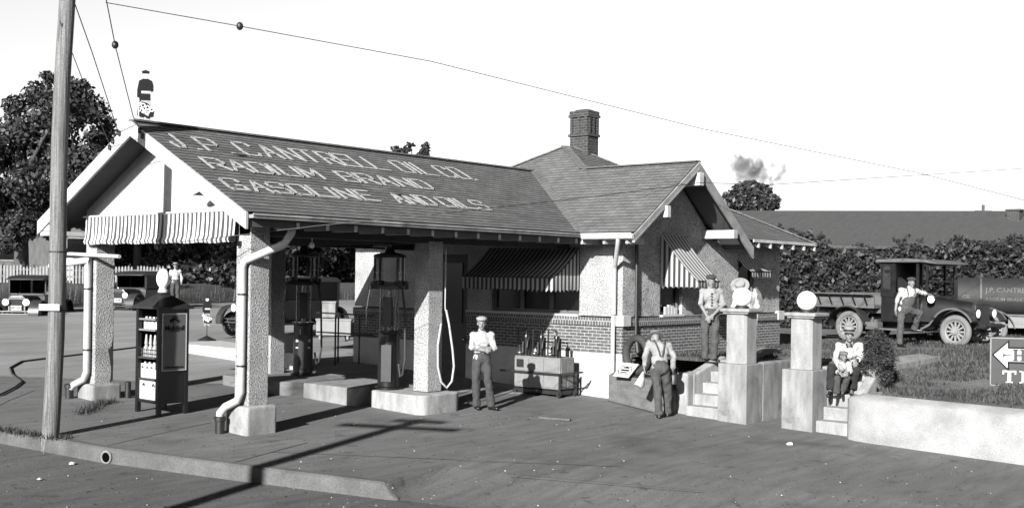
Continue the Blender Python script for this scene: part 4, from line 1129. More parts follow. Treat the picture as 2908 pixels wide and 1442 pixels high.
m = MB(); m.bx(8.21, 9.9, -4.63, -4.42, -.9, .56); m.bx(9.9, 10.1, -5.8, -4.42, -.9, .58); tag(m.build('passage_wall', K['concrete'], bevel=.03), 'grey concrete wall receding between the two gate pillars', 'wall')
m = MB(); m.bx(8.425, 9.9, -5.42, -5.22, -.9, .56); tag(m.build('passage_wall', K['concrete_dark'], bevel=.02), 'short concrete wall tucked behind the second gate pillar', 'wall')
m = MB(); m.bx(8.425, 9.5, -5.83, -5.64, -.9, .55); tag(m.build('step_side_wall', K['concrete'], bevel=.02), 'straight concrete side wall between second gate pillar and the seated man', 'wall')
m = MB()
pl = [(8.55, -6.44), (7.95, -6.44), (7.80, -6.47), (7.66, -6.56), (7.575, -6.72), (7.56, -6.95), (7.60, -8.2), (7.645, -9.45), (7.75, -12), (7.9, -16), (8.2, -24)]
ring = []
for i, (x, y) in enumerate(pl):
    p, q = Vector(pl[max(i-1, 0)]), Vector(pl[min(i+1, len(pl)-1)]); t = (q-p).normalized(); nin = Vector((-t.y, t.x))
    zt = .115 - .045*max(0, (-6.9-y))/2.5 if y > -12 else .02
    zt = max(zt, -.02)
    a = Vector((x, y)); gg = gz(x, y)-.3
    pr_ = [(a, gg), (a + nin*.01, zt-.04), (a + nin*.05, zt), (a + nin*.34, zt+.055), (a + nin*.34, gg)]
    ring.append(len(m.v)); m.v += [(c.x, c.y, z) for c, z in pr_]
for a, b in zip(ring[:-1], ring[1:]):
    for k in range(4): m.face((a+k, a+k+1, b+k+1, b+k))
m.face(range(ring[0]+4, ring[0]-1, -1)); m.face(range(ring[-1], ring[-1]+5))
tag(m.build('retaining_wall', mat('rough_pale_concrete', .46, .95, var=.22, scale=2.5, bump=.6, bscale=35, speck=.14, sscale=90, bdist=.02), smooth=40), 'low pale rough concrete retaining wall curving round the front of the lawn', 'retaining wall')

# ------------------------------------------------------------------ lawn sign
LS = empty('lawn_sign', (0, 0, 0), 0); P = onlawn(2812, 1093); LS.location = (P.x, P.y, P.z); LS.scale = ((P-CAMP).dot(FWD)/22.0,)*3; LS.rotation_euler = (0, 0, FACE - R(14))
tag(LS, 'grey enamel tyre sign with white arrow pointing left, cut off by the right edge', 'sign')
b = MB(); b.bx(0, 1.55, 0, .03, 0, .93); bo = b.build('board', K['sign_grey'], LS, bevel=.006)
b = MB(); b.bx(.15, .2, .03, .07, -.5, .9); b.bx(1.3, 1.35, .03, .07, -.5, .9); b.build('stake', K['wood'], LS)
fr_ = MB()
for q in ((0, 1.55, -.012, .012), (0, 1.55, .918, .942)): fr_.bx(q[0], q[1], -.006, .034, q[2], q[3])
fr_.bx(-.012, .012, -.006, .034, .012, .918); fr_.build('rim', K['tin_grey'], bo)
A = lambda pts: [(x, -.004, z) for x, z in pts]
w = MB(); w.prism(A([(.02, .60), (.34, .90), (.34, .76), (1.5, .76), (1.5, .44), (.34, .44), (.34, .28)]), (0, .003, 0)); w.build('arrow_border', K['sign_dark'], bo)  # dark enamel border around the arrow
w = MB(); w.prism([(x, -.009, z) for x, z in [(.06, .60), (.31, .84), (.31, .725), (1.5, .725), (1.5, .475), (.31, .475), (.31, .345)]], (0, .004, 0)); w.build('arrow', K['sign_white'], bo)
def serif(mb, chh, x, z, w_, h, s, y=-.014):
    def b_(x0, x1, z0, z1): mb.bx(x+x0*w_, x+x1*w_, y, y+.004, z+z0*h, z+z1*h)
    if chh == 'H': b_(.1, .35, 0, 1); b_(.65, .9, 0, 1); b_(.35, .65, .42, .56); [b_(a, a+.45, c, c+.1) for a in (0, .55) for c in (0, .9)]
    if chh == 'T': b_(.37, .63, 0, 1); b_(0, 1, .86, 1); b_(.25, .75, 0, .1); b_(0, .12, .68, .86); b_(.88, 1, .68, .86)
    if chh == 'I': b_(.3, .7, 0, 1); b_(0.05, .95, 0, .1); b_(.05, .95, .9, 1)
w = MB(); serif(w, 'H', .40, .485, .24, .23, 0); w.bx(.28, .38, -.014, -.01, .585, .605); w.prism([(.22, -.014, .56), (.30, -.014, .60), (.22, -.014, .63)], (0, .004, 0))
w.add_mesh(text_mesh('OOD', .26, .002, .012, 'LEFT'), frame((.68, -.012, .60), (1, 0, 0), (0, 0, 1))); w.build('arrow_lettering', K['sign_grey'], bo)
w = MB(); serif(w, 'T', .22, .06, .25, .24, 0, -.006); serif(w, 'I', .52, .06, .16, .24, 0, -.006)
w.add_mesh(text_mesh('RES', .30, .002, .016, 'LEFT'), frame((.74, -.005, .175), (1, 0, 0), (0, 0, 1))); w.build('lower_lettering', K['sign_white'], bo)

# ------------------------------------------------------------------ conifer shrub
def leaf_cloud(m, blobs, n, size, seed, shell=.45, up=0.0, squash=.55):
    r = np.random.default_rng(seed)
    vol = np.array([b[1][0]*b[1][1]*b[1][2] for b in blobs])**.75; pr_ = vol/vol.sum()
    pick = r.choice(len(blobs), n, p=pr_)
    c = np.array([b[0] for b in blobs])[pick]; rad = np.array([b[1] for b in blobs])[pick]
    d = r.normal(size=(n, 3)); d /= np.linalg.norm(d, axis=1)[:, None]
    rr = shell + (1-shell)*r.random(n)**.6
    p = c + d*rad*rr[:, None]
    nrm = d*.7 + r.normal(size=(n, 3))*.7; nrm[:, 2] += up; nrm /= np.linalg.norm(nrm, axis=1)[:, None]
    t = np.cross(nrm, r.normal(size=(n, 3))); t /= np.linalg.norm(t, axis=1)[:, None]; b = np.cross(nrm, t)
    s = size*(.55 + .9*r.random(n))[:, None]
    q = np.stack([p - t*s, p - b*s*squash, p + t*s, p + b*s*squash], 1)
    base = len(m.v)
    m.v += [tuple(x) for x in q.reshape(-1, 3)]
    for k in range(n): m.f.append((base+4*k, base+4*k+1, base+4*k+2, base+4*k+3)); m.mi.append(0)
    return m
P = onlawn(2484, 1092)
SH = empty('conifer_shrub', tuple(P)); k_ = (P-CAMP).dot(FWD)/25.5; SH.scale = (k_*1.3, k_*1.3, k_); tag(SH, 'small dense dark conifer shrub on the lawn beside the seated man', 'shrub')
m = MB(); r = random.Random(8); blobs = []
for k in range(70):
    z = r.random(); rad = .40*math.sin(math.pi*min(1, .22+.78*z))**.7*(1 if z < .6 else 1.0); a = r.random()*6.28; q = rad*(.55+.4*r.random())
    blobs.append(((q*math.cos(a), q*math.sin(a), .12+1.02*z*(1-.1*q)), (.12, .12, .16)))
blobs += [((0, 0, .55), (.30, .30, .5)), ((-.2, -.1, .98), (.08, .08, .14)), ((.05, 0, 1.14), (.11, .11, .15))]
leaf_cloud(m, blobs, 15000, .022, 5, .5, .5, .4); m.build('foliage', K['conifer'], SH)
m = MB(); m.tube([(0, 0, -.05), (0, 0, .5)], [.04, .02], 8); m.build('stem', K['bark'], SH)

# ------------------------------------------------------------------ utility pole and wires
UP = empty('utility_pole', (-2.38, 1.70, gz(-2.38, 1.7)))
tag(UP, 'rough wooden utility pole at the kerb with a white plate strapped to it', 'utility pole')
def polept(z): return Vector((.21*z/6.6*.60 + .03*math.sin(z), -.21*z/6.6*.55*.6, z))
m = MB(); m.tube([polept(z) for z in (-.3, .5, 1.5, 2.5, 3.5, 4.5, 5.5, 6.5, 7.6)], [.128, .126, .124, .123, .122, .12, .118, .117, .112], 20); m.build('shaft', K['pole'], UP, smooth=50)
Q = polept(1.97); fx = Vector((math.cos(FACE), math.sin(FACE), 0)); bkv = FWD
m = MB(); Mp = frame(Q - FWD*.135 - fx*.06, fx, (0, 0, 1)); m.bx(-.155, .155, -.048, .048, -.005, .008, Mp); po_ = m.build('plate', K['sign_white'], UP)
m = MB(); m.lathe([(.128, 2.80), (.130, 2.805), (.130, 2.815), (.128, 2.82)], tuple(polept(2.8)-Vector((0, 0, 2.8))), 18); m.lathe([(.126, 1.90), (.129, 1.91), (.129, 1.93), (.126, 1.94)], tuple(polept(1.9)-Vector((0, 0, 1.9))), 18); m.build('wire_band', K['iron'], UP)
m = MB(); Ml = Mp; 
for x in (-.13, .13): m.ball(tuple(Ml @ Vector((x, 0, .009))), .007, 6, 4)
for x, h in ((-.035, .05), (-.012, .04), (.012, .05), (.035, .045)): m.bx(x-.004, x+.004, -.02, -.02+h, .0082, .0095, Ml)
m.build('plate_marks', K['sign_grey'], po_)
# off to the left of the frame: the pole whose long shadow falls across kerb and forecourt
UQ = empty('utility_pole', (-14.0, -6.15, -.75)); tag(UQ, 'tall utility pole with two crossarms standing across the street, left of the photo', 'utility pole')
m = MB(); m.tube([(0, 0, -.3), (0, 0, 7.9)], [.15, .12], 14); m.build('shaft', K['pole'], UQ, smooth=50)
for z, l in ((7.42, 1.0), (7.75, .45)):
    m = MB(); d_ = Vector((.53, -.85, 0)).normalized()*l; m.bar(tuple(Vector((.16, 0, z))-d_), tuple(Vector((.16, 0, z))+d_), .10, .12); m.build('crossarm', K['wood'], UQ)
def wire(name, pts, r, label, knobs=()):
    m = MB(); P = [Vector(p) for p in pts]; Q = []
    for a, b in zip(P[:-1], P[1:]):
        for k in range(14): Q.append(a.lerp(b, k/14))
    Q.append(P[-1]); m.tube(Q, r, 5)
    o = m.build(name, K['iron'], smooth=60)
    for p in knobs:
        k = MB(); k.ball(p, (.05, .05, .06), 10, 6); k.build('insulator', K['iron'], o, smooth=60)
    return tag(o, label, 'wire')
def sagged(a, b, s, n=10):
    a, b = Vector(a), Vector(b); return [a.lerp(b, k/n) - Vector((0, 0, s*4*(k/n)*(1-k/n))) for k in range(n+1)]
wire('overhead_wire', [at(300, 8, 15), at(681, 75, 16.2), at(1225, 175, 18.2), at(1998, 367, 22), at(2608, 491, 26), at(2930, 574, 30)], .006, 'long thin overhead wire crossing the whole sky above the station roof', [at(681, 75, 16.2)])
wire('overhead_wire', [at(298, -20, 15.5), at(327, 128, 16.5), at(378, 330, 18.2), (XF-.05, 2.15, 4.40)], .008, 'slack service wire with a dark insulator dropping to the canopy gable', [at(327, 128, 16.5)])
wire('overhead_wire', [at(205, -10, 15.8), at(262, 150, 16.8), (XF-.05, 2.88, 4.47)], .008, 'service wire dropping to the gable, second from the utility pole')
wire('overhead_wire', [at(170, 60, 16.9), at(255, 280, 17.6), (XF-.05, 3.12, 4.24)], .007, 'service wire leaving the utility pole just above the tree and meeting the gable')
wire('overhead_wire', [at(490, 690, 17.4), at(898, 641, 17.2), at(1240, 608, 17.0), at(1700, 557, 17.6), at(1987, 519, 19), at(2180, 525, 24), at(2930, 477, 30)], .006, 'lower thin wire crossing in front of the station roof towards the shed')

# signboards (plain cut-outs standing in for the advertising figure), each with its pennant
def signboard(loc, rz, H, label, stand):
    t = empty('advertising_signboard', loc, rz); s = H/1.40
    b = MB(); y = .02
    b.prism([(x*s, 0, z*s) for x, z in ((-.15, .58), (.13, .58), (.125, .80), (.20, .82), (.20, .98), (.165, 1.09), (.06, 1.145), (-.06, 1.145), (-.165, 1.09), (-.21, .85), (-.21, .66), (-.155, .64))], (0, y, 0)); b.build('dark_board', K['sign_dark'], t)
    b = MB(); b.prism([(x*s, .001, z*s) for x, z in ((-.14, 0), (-.04, 0), (-.005, .42), (.03, 0), (.13, 0), (.125, .577), (-.145, .577))], (0, y-.002, 0)); b.build('pale_board', K['tin_grey'], t)
    b = MB(); b.prism([(x*s, .001, z*s) for x, z in ((-.035, 1.148), (.035, 1.148), (.068, 1.20), (.072, 1.29), (-.072, 1.29), (-.068, 1.20))], (0, y-.002, 0)); b.build('top_board', K['tin_white'], t)
    b = MB(); b.prism([(x*s, -.002, z*s) for x, z in ((-.085, 1.275), (.085, 1.275), (.10, 1.34), (.0, 1.375), (-.10, 1.34))], (0, y, 0)); b.build('dark_cap_board', K['sign_dark'], t)
    b = MB(); b.bx(-.10*s, .14*s, -.006, -.001, .76*s, .82*s); b.build('stripe', K['sign_white'], t)
    b = MB(); b.prism([(x*s, -.03, z*s) for x, z in ((-.20, .17), (-.16, .56), (.06, .50), (.24, .28), (.22, .14), (.08, .12))], (0, .008, 0)); po = b.build('pennant', K['sign_dark'], t)
    w = MB(); ca, sa = math.cos(R(-26)), math.sin(R(-26))
    w.add_mesh(text_mesh('HOOD', .155*s, .002, .005), frame((.01*s, -.034, .405*s), (ca, 0, sa), (-sa, 0, ca))); w.add_mesh(text_mesh('TIRE', .145*s, .002, .005), frame((-.02*s, -.034, .275*s), (ca, 0, sa), (-sa, 0, ca)))
    w.bx(-.17*s, -.145*s, -.036, -.03, .17*s, .60*s); w.build('pennant_lettering', K['sign_white'], po)
    if stand:
        k = MB(); k.tube([(0, .01, -.30), (0, .01, .02)], .012, 8); k.lathe([(.27, -.42), (.26, -.40), (.05, -.30), (.02, -.28)], (0, .01, 0), 18); k.build('stand', K['iron'], t, smooth=40)
    return tag(t, label, 'signboard', 'advertising signboards with a tyre pennant')
signboard((-.35, YR, ZR+.0), FACE + R(8), .91, 'advertising cut-out board with a tyre pennant, standing on the canopy roof ridge', False)
P = ong(587, 967); signboard((P.x, P.y, gz(P.x, P.y)+.43), FACE + R(4), .88, 'advertising cut-out board with a tyre pennant on an iron foot, beyond the oil cabinet', True)

# ------------------------------------------------------------------ the far side of the forecourt
def loc_u(u, v): p = ong(u, v); return p.x, p.y, gz(p.x, p.y)
m = MB(); a = ong(480, 995); b = ong(840, 1052); t = (b-a).normalized(); n_ = Vector((-t.y, t.x, 0))
m.prism([(p.x, p.y, -.5) for p in (a, b, b+n_*.5, a+n_*1.6)], (0, 0, .5+.22)); tag(m.build('grease_rack_platform', K['plaster']), 'bright low concrete platform beyond the canopy, behind the oil cabinet', 'platform')
m = MB(); x, y, z = loc_u(812, 1046); m.bx(x-.12, x+.34, y, y+.5, z-.1, z+.80); tag(m.build('concrete_block', K['plaster'], bevel=.01), 'tall pale concrete block left of the lettered pump', 'block')
m = MB(); p, q = at(880, 940, 29), at(1040, 940, 29)
for u, D in ((952, 27.5), (960, 28.2), (1020, 28)):
    c = at(u, 985, D); m.tube([(c.x, c.y, c.z-.5), (c.x, c.y, c.z+.78)], .022, 8)
for v, D in ((890, 28), (945, 28)): m.tube([at(900, v-3, D+1), at(1060, v+6, D-.5)], .02, 8)
tag(m.build('pit_railing', K['iron'], smooth=60), 'thin black pipe railing beyond the canopy, left of the dark pump', 'railing')
for u, v, D, w, h, mt, lab in ((950, 930, 31, .95, .40, 'tin_grey', 'low grey box in front of the pipe railing beyond the canopy'), (935, 880, 33, 0.42, .42, 'concrete', 'pale upright crate beyond the pipe railing under the canopy'), (1005, 938, 31.5, .5, .36, 'concrete', 'small pale box right of the low grey box beyond the canopy')):
    c = at(u, v, D); m = MB(); M = frame((c.x, c.y, c.z), (math.cos(FACE), math.sin(FACE), 0), FWD); m.bx(-w/2, w/2, -.2, .2, -h/2, h/2, M); m.bx(-w/2-.02, w/2+.02, -.22, .22, h/2+.002, h/2+.05, M)
    for s in (-1, 1): m.bx(s*w*.4-.03, s*w*.4+.03, -.15, .15, -h/2-.12, -h/2-.001, M)
    tag(m.build('crate', K[mt], bevel=.006), lab, 'crate', 'boxes beyond the canopy')

# hose on the side street
pts = [ong(u, v) for u, v in ((-60, 1140), (0, 1125), (40, 1105), (62, 1088), (34, 1066), (28, 1048), (60, 1030), (130, 1021), (240, 1008), (330, 996), (420, 985), (520, 968))]
m = MB(); m.tube([(p.x, p.y, gz(p.x, p.y)+.035) for p in pts], .02, 8); tag(m.build('rubber_hose', K['rubber'], smooth=60), 'dark rubber hose snaking over the pale street left of the pole', 'hose')
m = MB(); P = ong(1575, 1193); m.bar((P.x-.05, P.y+.32, P.z+.03), (P.x+.1, P.y-.28, P.z+.03), .06, .035); tag(m.build('wooden_stick', K['wood']), 'short stick of wood lying on the forecourt in front of the oil cart', 'stick')
m = MB()
dirk = Vector((-.25, -1, 0)).normalized()
m.tube([(-2.20, .25, gz(-2.2, .3)-.11), (-1.6, .43, gz(-2.2, .3)-.09)], .075, 16)
c0 = Vector((-2.245, .315, gz(-2.2, .3)-.115)); nx_ = Vector((-.95, -.3, 0)).normalized()
o = MB(); torus(o, c0, .085, .018, nx_.to_track_quat('Z', 'Y').to_matrix(), 20, 8); dp = o.build('drain_pipe', K['concrete'], smooth=60); tag(dp, 'round drain pipe mouth opening through the kerb face', 'drain pipe')
o = MB(); o.lathe([(.08, -.01), (.08, .004)], c0 + nx_*.004, 20, nx_.to_track_quat('Z', 'Y').to_matrix()); o.build('bore_black_disc', mat('bore_shade_black', .004, 1.0, spec=0.0), dp)  # flush disc coloured black to imitate the shade inside the pipe
for u, v, sz, lab in ((205, 1319, .035, 'crumpled scrap of pale paper on the street below the drain pipe'), (2242, 1265, .05, 'crumpled white paper scrap on the forecourt below the second gate pillar'), (112, 1363, .028, 'tiny round white pebble on the street at lower left')):
    P = ong(u, v); zz = street_z(P.x, P.y) if u < 300 else gz(P.x, P.y)
    if u < 300:
        P = onz(u, v, -.65)
        for _ in range(9): P = onz(u, v, street_z(P.x, P.y))
        zz = P.z
    m = MB(); m.ball((P.x, P.y, zz+sz*.55), (sz*1.3, sz, sz*.6), 8, 5)
    rr = random.Random(u); m.v = [(x+rr.uniform(-.3, .3)*sz, y+rr.uniform(-.3, .3)*sz, z+rr.uniform(-.1, .3)*sz) for x, y, z in m.v]
    tag(m.build('paper_scrap' if sz > .03 else 'pebble', K['sign_white']), lab, 'litter')

# loose grit on forecourt and street
gr = MB(); rg = random.Random(31)
for k in range(2600):
    if k % 3: u, v = rg.uniform(0, 2908), 1180 + 262*rg.random()
    else: u, v = rg.uniform(0, 2300), 1060 + 150*rg.random()
    P = ong(u, v); kx = np.interp(P.y, [-3.9, -1.665, .469, 2.72], [-.74, -1.55, -2.26, -2.67]) if P.y > -3.9 else -9
    if P.x < kx + .2:
        P = onz(u, v, -.65)
        for _ in range(9): P = onz(u, v, street_z(P.x, P.y))
        if P.x > kx - .1: continue
    if 7.4 < P.x: continue
    z = P.z + .009; s = .006 + .012*rg.random()**3; a = rg.random()*6.28; gr.cur = 0 if rg.random() < .86 else 1
    p = [(P.x+s*math.cos(a+q), P.y+s*math.sin(a+q), z) for q in (0, 2.1, 4.2)]; n = len(gr.v); gr.v += p + [(P.x, P.y, z+s*.8)]
    for f in ((n, n+1, n+3), (n+1, n+2, n+3), (n+2, n, n+3)): gr.face(f)
kind(gr.build('grit', [K['crack'], mat('pale_grit', .6)]), 'stuff')

m = MB(); m.tube([(.60, 4.56, gz(.6, 4.6)-.1), (.60, 4.56, .0)], .055, 14); m.ball((.60, 4.56, 0), (.055, .055, .03), 12, 6)
tag(m.build('guard_post', K['iron'], smooth=50), 'short dark iron guard post beside the foot of the far column', 'post')
# ================================================================== TREES, HEDGE, SHED, FENCE, HOUSE
def tree(loc, h, blobs, n, leaf, label, trunk_r=.2, seed=1, m_=K['leaf'], trunk_h=None, group=None, shell=.35, lean=(0, 0)):
    t = empty('tree', loc); rr = random.Random(seed)
    m = MB(); leaf_cloud(m, blobs, n, leaf, seed, shell, .3); m.build('crown', m_, t)
    w = MB(); th = trunk_h or h*.5
    top = Vector((lean[0], lean[1], th)); w.tube([(0, 0, -.4), (lean[0]*.3, lean[1]*.3, th*.4), tuple(top)], [trunk_r*1.25, trunk_r, trunk_r*.7], 10)
    for b in blobs[:9]:
        c = Vector(b[0]); s = top*(.7+.3*rr.random()); md = s.lerp(c, .5) + Vector((rr.uniform(-.3, .3), rr.uniform(-.3, .3), .2)); w.tube([tuple(s), tuple(md), tuple(c)], [trunk_r*.5, trunk_r*.3, trunk_r*.1], 6)
    w.build('trunk', K['bark'], t, smooth=60)
    return tag(t, label, 'tree', group)
def crown_from(uvr, D, jd, base, seed, fl=1.0):
    """blobs given as (u, v, radius in photo px) seen at distance D, scattered in depth by jd metres"""
    r = random.Random(seed); out = []; s = D/F
    for u, v, q in uvr:
        p = at(u, v, D + r.uniform(-jd, jd)); out.append(((p.x-base[0], p.y-base[1], p.z-base[2]), (q*s, q*s*1.1, q*s*.8*fl)))
    return out
G2 = 'trees behind the picket fence'
P = at(60, 790, 50); b0 = (P.x, P.y, 1.6)
r = random.Random(3); L = [(138, 222, 26), (110, 268, 48), (225, 258, 44), (195, 235, 25), (45, 300, 40), (250, 310, 60), (170, 320, 80), (60, 370, 70), (290, 395, 55), (150, 420, 90), (20, 450, 60), (250, 470, 75), (300, 350, 30), (90, 520, 80), (10, 560, 65), (200, 560, 80), (320, 455, 30), (60, 640, 60), (-60, 420, 80), (-40, 600, 80), (150, 640, 55), (-90, 500, 80), (240, 620, 45), (20, 690, 40), (110, 600, 60)]
tree(b0, 10, crown_from(L, 50, 2.2, b0, 5), 26000, .115, 'big leafy tree rising behind the utility pole at the far left', .28, 21, K['leaf'], 4.5, G2, .25)
P = at(390, 800, 56); b0 = (P.x, P.y, 1.6)
L = [(345, 700, 55), (420, 690, 60), (500, 690, 60), (380, 650, 50), (460, 640, 50), (330, 740, 30), (440, 750, 35), (540, 720, 45), (300, 670, 40)]
tree(b0, 6, crown_from(L, 56, 1.6, b0, 6), 7000, .15, 'dark spreading tree behind the second car, seen under the curtain awning', .22, 22, K['leaf_dark'], 2.5, G2)
P = at(620, 820, 58); b0 = (P.x, P.y, 1.6)
L = [(580, 690, 55), (640, 680, 55), (560, 750, 45), (625, 750, 45), (680, 720, 45), (600, 640, 50), (660, 780, 28), (520, 760, 35)]
tree(b0, 6, crown_from(L, 58, 1.6, b0, 7), 6500, .15, 'dark tree seen left of the front column under the awning', .25, 23, K['leaf_dark'], 2.6, G2)
for k, (u0, lab, n_) in enumerate(((770, 'dark leafy tree behind the lettered pump under the canopy', 5500), (880, 'dark leafy tree over the sunlit gap between the pumps under the canopy', 5500), (985, 'dark leafy tree behind the office corner under the canopy', 4500))):
    D = 64 + 3*k; P = at(u0, 790, D); b0 = (P.x, P.y, 1.6)
    L = [(u0-50, 690, 50), (u0+10, 680, 55), (u0+60, 695, 45), (u0-20, 725, 40), (u0+35, 730, 36), (u0, 640, 55), (u0-55, 650, 45), (u0+60, 650, 45)]
    tree(b0, 6, crown_from(L, D, 1.5, b0, 8+k), n_, .16, lab, .22, 24+k, K['leaf_dark'], 2.6, G2)
m = MB()
D = 70; blobs = []; rr = random.Random(5)
for u in range(520, 1120, 28): p = at(u, 790 + rr.uniform(-8, 8), D); blobs.append(((p.x, p.y, 2.1), (1.2, 1.2, .9)))
for u in list(range(300, 760, 30)): p = at(u, 770, 64); blobs.append(((p.x, p.y, 2.4), (1.3, 1.3, 1.5)))
for u in range(440, 720, 22): p = at(u, 800 + rr.uniform(-12, 8), 55.5); blobs.append(((p.x, p.y, 2.0), (.9, .9, .7)))
leaf_cloud(m, blobs, 11000, .15, 12, .2); kind(m.build('brushwood', K['leaf_dark']), 'stuff')
P = at(1170, 640, 44); b0 = (P.x, P.y, .3)
L = [(1125, 425, 16), (1150, 430, 18), (1165, 412, 12), (1205, 428, 18), (1212, 412, 12), (1195, 445, 15), (1140, 450, 20), (1215, 455, 16), (1170, 470, 30), (1250, 455, 7)]
tree(b0, 8, crown_from(L, 44, .5, b0, 11), 800, .10, 'sparse treetop just showing above the canopy ridge', .14, 31, K['leaf'], 4.6, None, .1)
P = at(2130, 700, 66); b0 = (P.x, P.y, .4)
L = [(2085, 565, 32), (2110, 540, 30), (2130, 530, 24), (2160, 545, 30), (2190, 570, 26), (2130, 575, 40), (2170, 590, 30), (2080, 590, 26), (2095, 548, 16), (2145, 524, 10), (2200, 585, 12), (2060, 552, 10)]
tree(b0, 7, crown_from(L, 66, 1.0, b0, 12), 5000, .13, 'round dark treetop behind the long shed, right of the station gable', .2, 33, K['leaf_dark'], 3.5)

# unseen wood added behind the camera to block fill from the low sky
m = MB(); blobs = []; rr = random.Random(77)
for k in range(46):
    a = R(150 + 140*k/45); d = 30 + rr.uniform(-2, 2); x, y = -4 + math.cos(a)*d, -6 + math.sin(a)*d
    for z in (1.0, 3.0, 5.2, 7.2): blobs.append(((x + rr.uniform(-1, 1), y + rr.uniform(-1, 1), z), (2.4, 2.4, 1.9)))
leaf_cloud(m, blobs, 17000, .55, 70, .2); kind(m.build('fill_blocking_wood', K['leaf_dark']), 'stuff')

# long shed and its vine-covered fence
a, b = at(2010, 640, 47), at(3050, 640, 44)
dx = Vector((b.x-a.x, b.y-a.y, 0)).normalized(); bk_ = Vector((-dx.y, dx.x, 0))
if bk_.dot(FWD) < 0: bk_ = -bk_
SHD = empty('long_shed', (a.x, a.y, .4)); tag(SHD, 'long low shed with a plain dark roof behind the vine-covered fence', 'shed')
Ls = (b-a).length + 18; A0 = -dx*4
def shp(s, d, z): p = A0 + dx*s + bk_*d; return (p.x, p.y, z)
m = MB(); m.prism([shp(0, .4, 0), shp(0, .4, 3.1), shp(0, 8, 3.1), shp(0, 8, 0)], tuple(dx*Ls)); m.build('wall', K['wood'], SHD)
m = MB()
m.prism([shp(-.5, 0, 3.14), shp(-.5, 4.2, 4.82), shp(-.5, 8.4, 3.1), shp(-.5, 8.4, 2.98), shp(-.5, 4.2, 4.70), shp(-.5, 0, 3.02)], tuple(dx*(Ls+1))); ro = m.build('roof', K['shed_roof'], SHD)
m = MB(); c = at(2882, 596, 47.5); q = Vector((c.x-a.x, c.y-a.y, 0)); m.bx(q.x-.25, q.x+.3, q.y-.25, q.y+.25, 4.2, 4.76); m.bx(q.x-.3, q.x+.35, q.y-.3, q.y+.3, 4.761, 4.83); m.build('chimney', K['chimney'], ro)
c = at(2792, 600, 70); m = MB(); m.tube([(c.x, c.y, .4), (c.x, c.y, c.z+.4)], .09, 8); m.bar(tuple(c - RGT*.5), tuple(c + RGT*.5), .09, .09); tag(m.build('distant_utility_pole', K['bark']), 'tiny distant utility pole with one crossarm above the shed roof', 'utility pole')
VF = empty('vine_covered_fence', tuple(at(2400, 900, 40.5).xy) + (.4,)); tag(VF, 'tall fence smothered in dark vines behind the trucks, white boards showing through', 'fence')
o0 = VF.location
m = MB(); blobs = []; rr = random.Random(9)
for u in range(2130, 3060, 22):
    D = 40.5 - (u-2130)*.003
    topv = 700 + 12*math.sin(u*.013) + 10*math.sin(u*.041) + (25 if 2330 < u < 2420 else 0)
    if u < 2330: topv -= 12
    v = topv
    while v < 920:
        p = at(u + rr.uniform(-10, 10), v + 14, D + rr.uniform(-.3, .3)); blobs.append(((p.x-o0.x, p.y-o0.y, p.z-o0.z), (.36, .36, .34))); v += 26
for u, v, q in ((2560, 690, 14), (2575, 670, 9), (2615, 682, 12), (2545, 680, 10), (2750, 690, 10), (2330, 668, 12), (2300, 660, 12), (2250, 655, 12), (2210, 650, 16), (2880, 690, 30), (2900, 720, 40), (2895, 770, 40)):
    p = at(u, v, 40); blobs.append(((p.x-o0.x, p.y-o0.y, p.z-o0.z), (q*.0126,)*3))
leaf_cloud(m, blobs, 42000, .085, 14, .3, .2); m.build('vines', K['leaf'], VF)
m = MB()
for u0, u1, v0, v1 in ((2412, 2438, 763, 776), (2492, 2530, 765, 778), (2475, 2520, 808, 818), (2760, 2800, 770, 784), (2830, 2860, 772, 782), (2700, 2730, 775, 786)):
    p, q = at(u0, v0, 40.0), at(u1, v0, 40.0); m.prism([tuple(p-o0), tuple(q-o0), tuple(q-o0-Vector((0, 0, (v1-v0)*.0125))), tuple(p-o0-Vector((0, 0, (v1-v0)*.0125)))], tuple(FWD*.03))
m.build('boards', K['board_white'], VF)
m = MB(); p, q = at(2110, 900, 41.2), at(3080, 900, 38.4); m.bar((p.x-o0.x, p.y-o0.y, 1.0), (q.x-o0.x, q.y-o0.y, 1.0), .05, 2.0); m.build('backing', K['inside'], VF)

# picket fence
def fence(u0, u1, D, v, zb, h, label, grp):
    a, b = at(u0, v, D), at(u1, v, D); t = Vector((b.x-a.x, b.y-a.y, 0)); L = t.length; t.normalize(); n = Vector((-t.y, t.x, 0))
    e = empty('picket_fence', (a.x, a.y, zb)); N = int(L/.145)
    m = MB()
    for k in range(N):
        p = t*(k*.145); w = .04; rr = random.Random(k+u0); hh = h*(.93+.1*rr.random())
        if rr.random() < .04: continue
        m.prism([tuple(p), tuple(p+t*w*2), tuple(p+t*w*2+Vector((0, 0, hh-.06))), tuple(p+t*w+Vector((0, 0, hh))), tuple(p+Vector((0, 0, hh-.06)))], tuple(n*.02))
    m.build('pickets', K['picket'], e)
    m = MB()
    for z in (.3, h*.72): m.bar(tuple(n*.045+Vector((0, 0, z))), tuple(t*L+n*.045+Vector((0, 0, z))), .04, .07)
    m.build('rail', K['wood'], e)
    m = MB()
    for k in range(int(L/2.4)+1): p = t*(k*2.4)+n*.11; m.bx(p.x-.05, p.x+.05, p.y-.05, p.y+.05, -.2, h+.03)
    m.build('post', K['wood'], e)
    return tag(e, label, 'fence', grp)
fence(-150, 300, 49.5, 800, 1.5, .82, 'whitewashed picket fence left of the far column, behind the parked sedan', 'picket fences along the bank')
fence(300, 470, 52.0, 800, 1.55, .8, 'short run of picket fence between the far column and the curtain awning trees', 'picket fences along the bank')

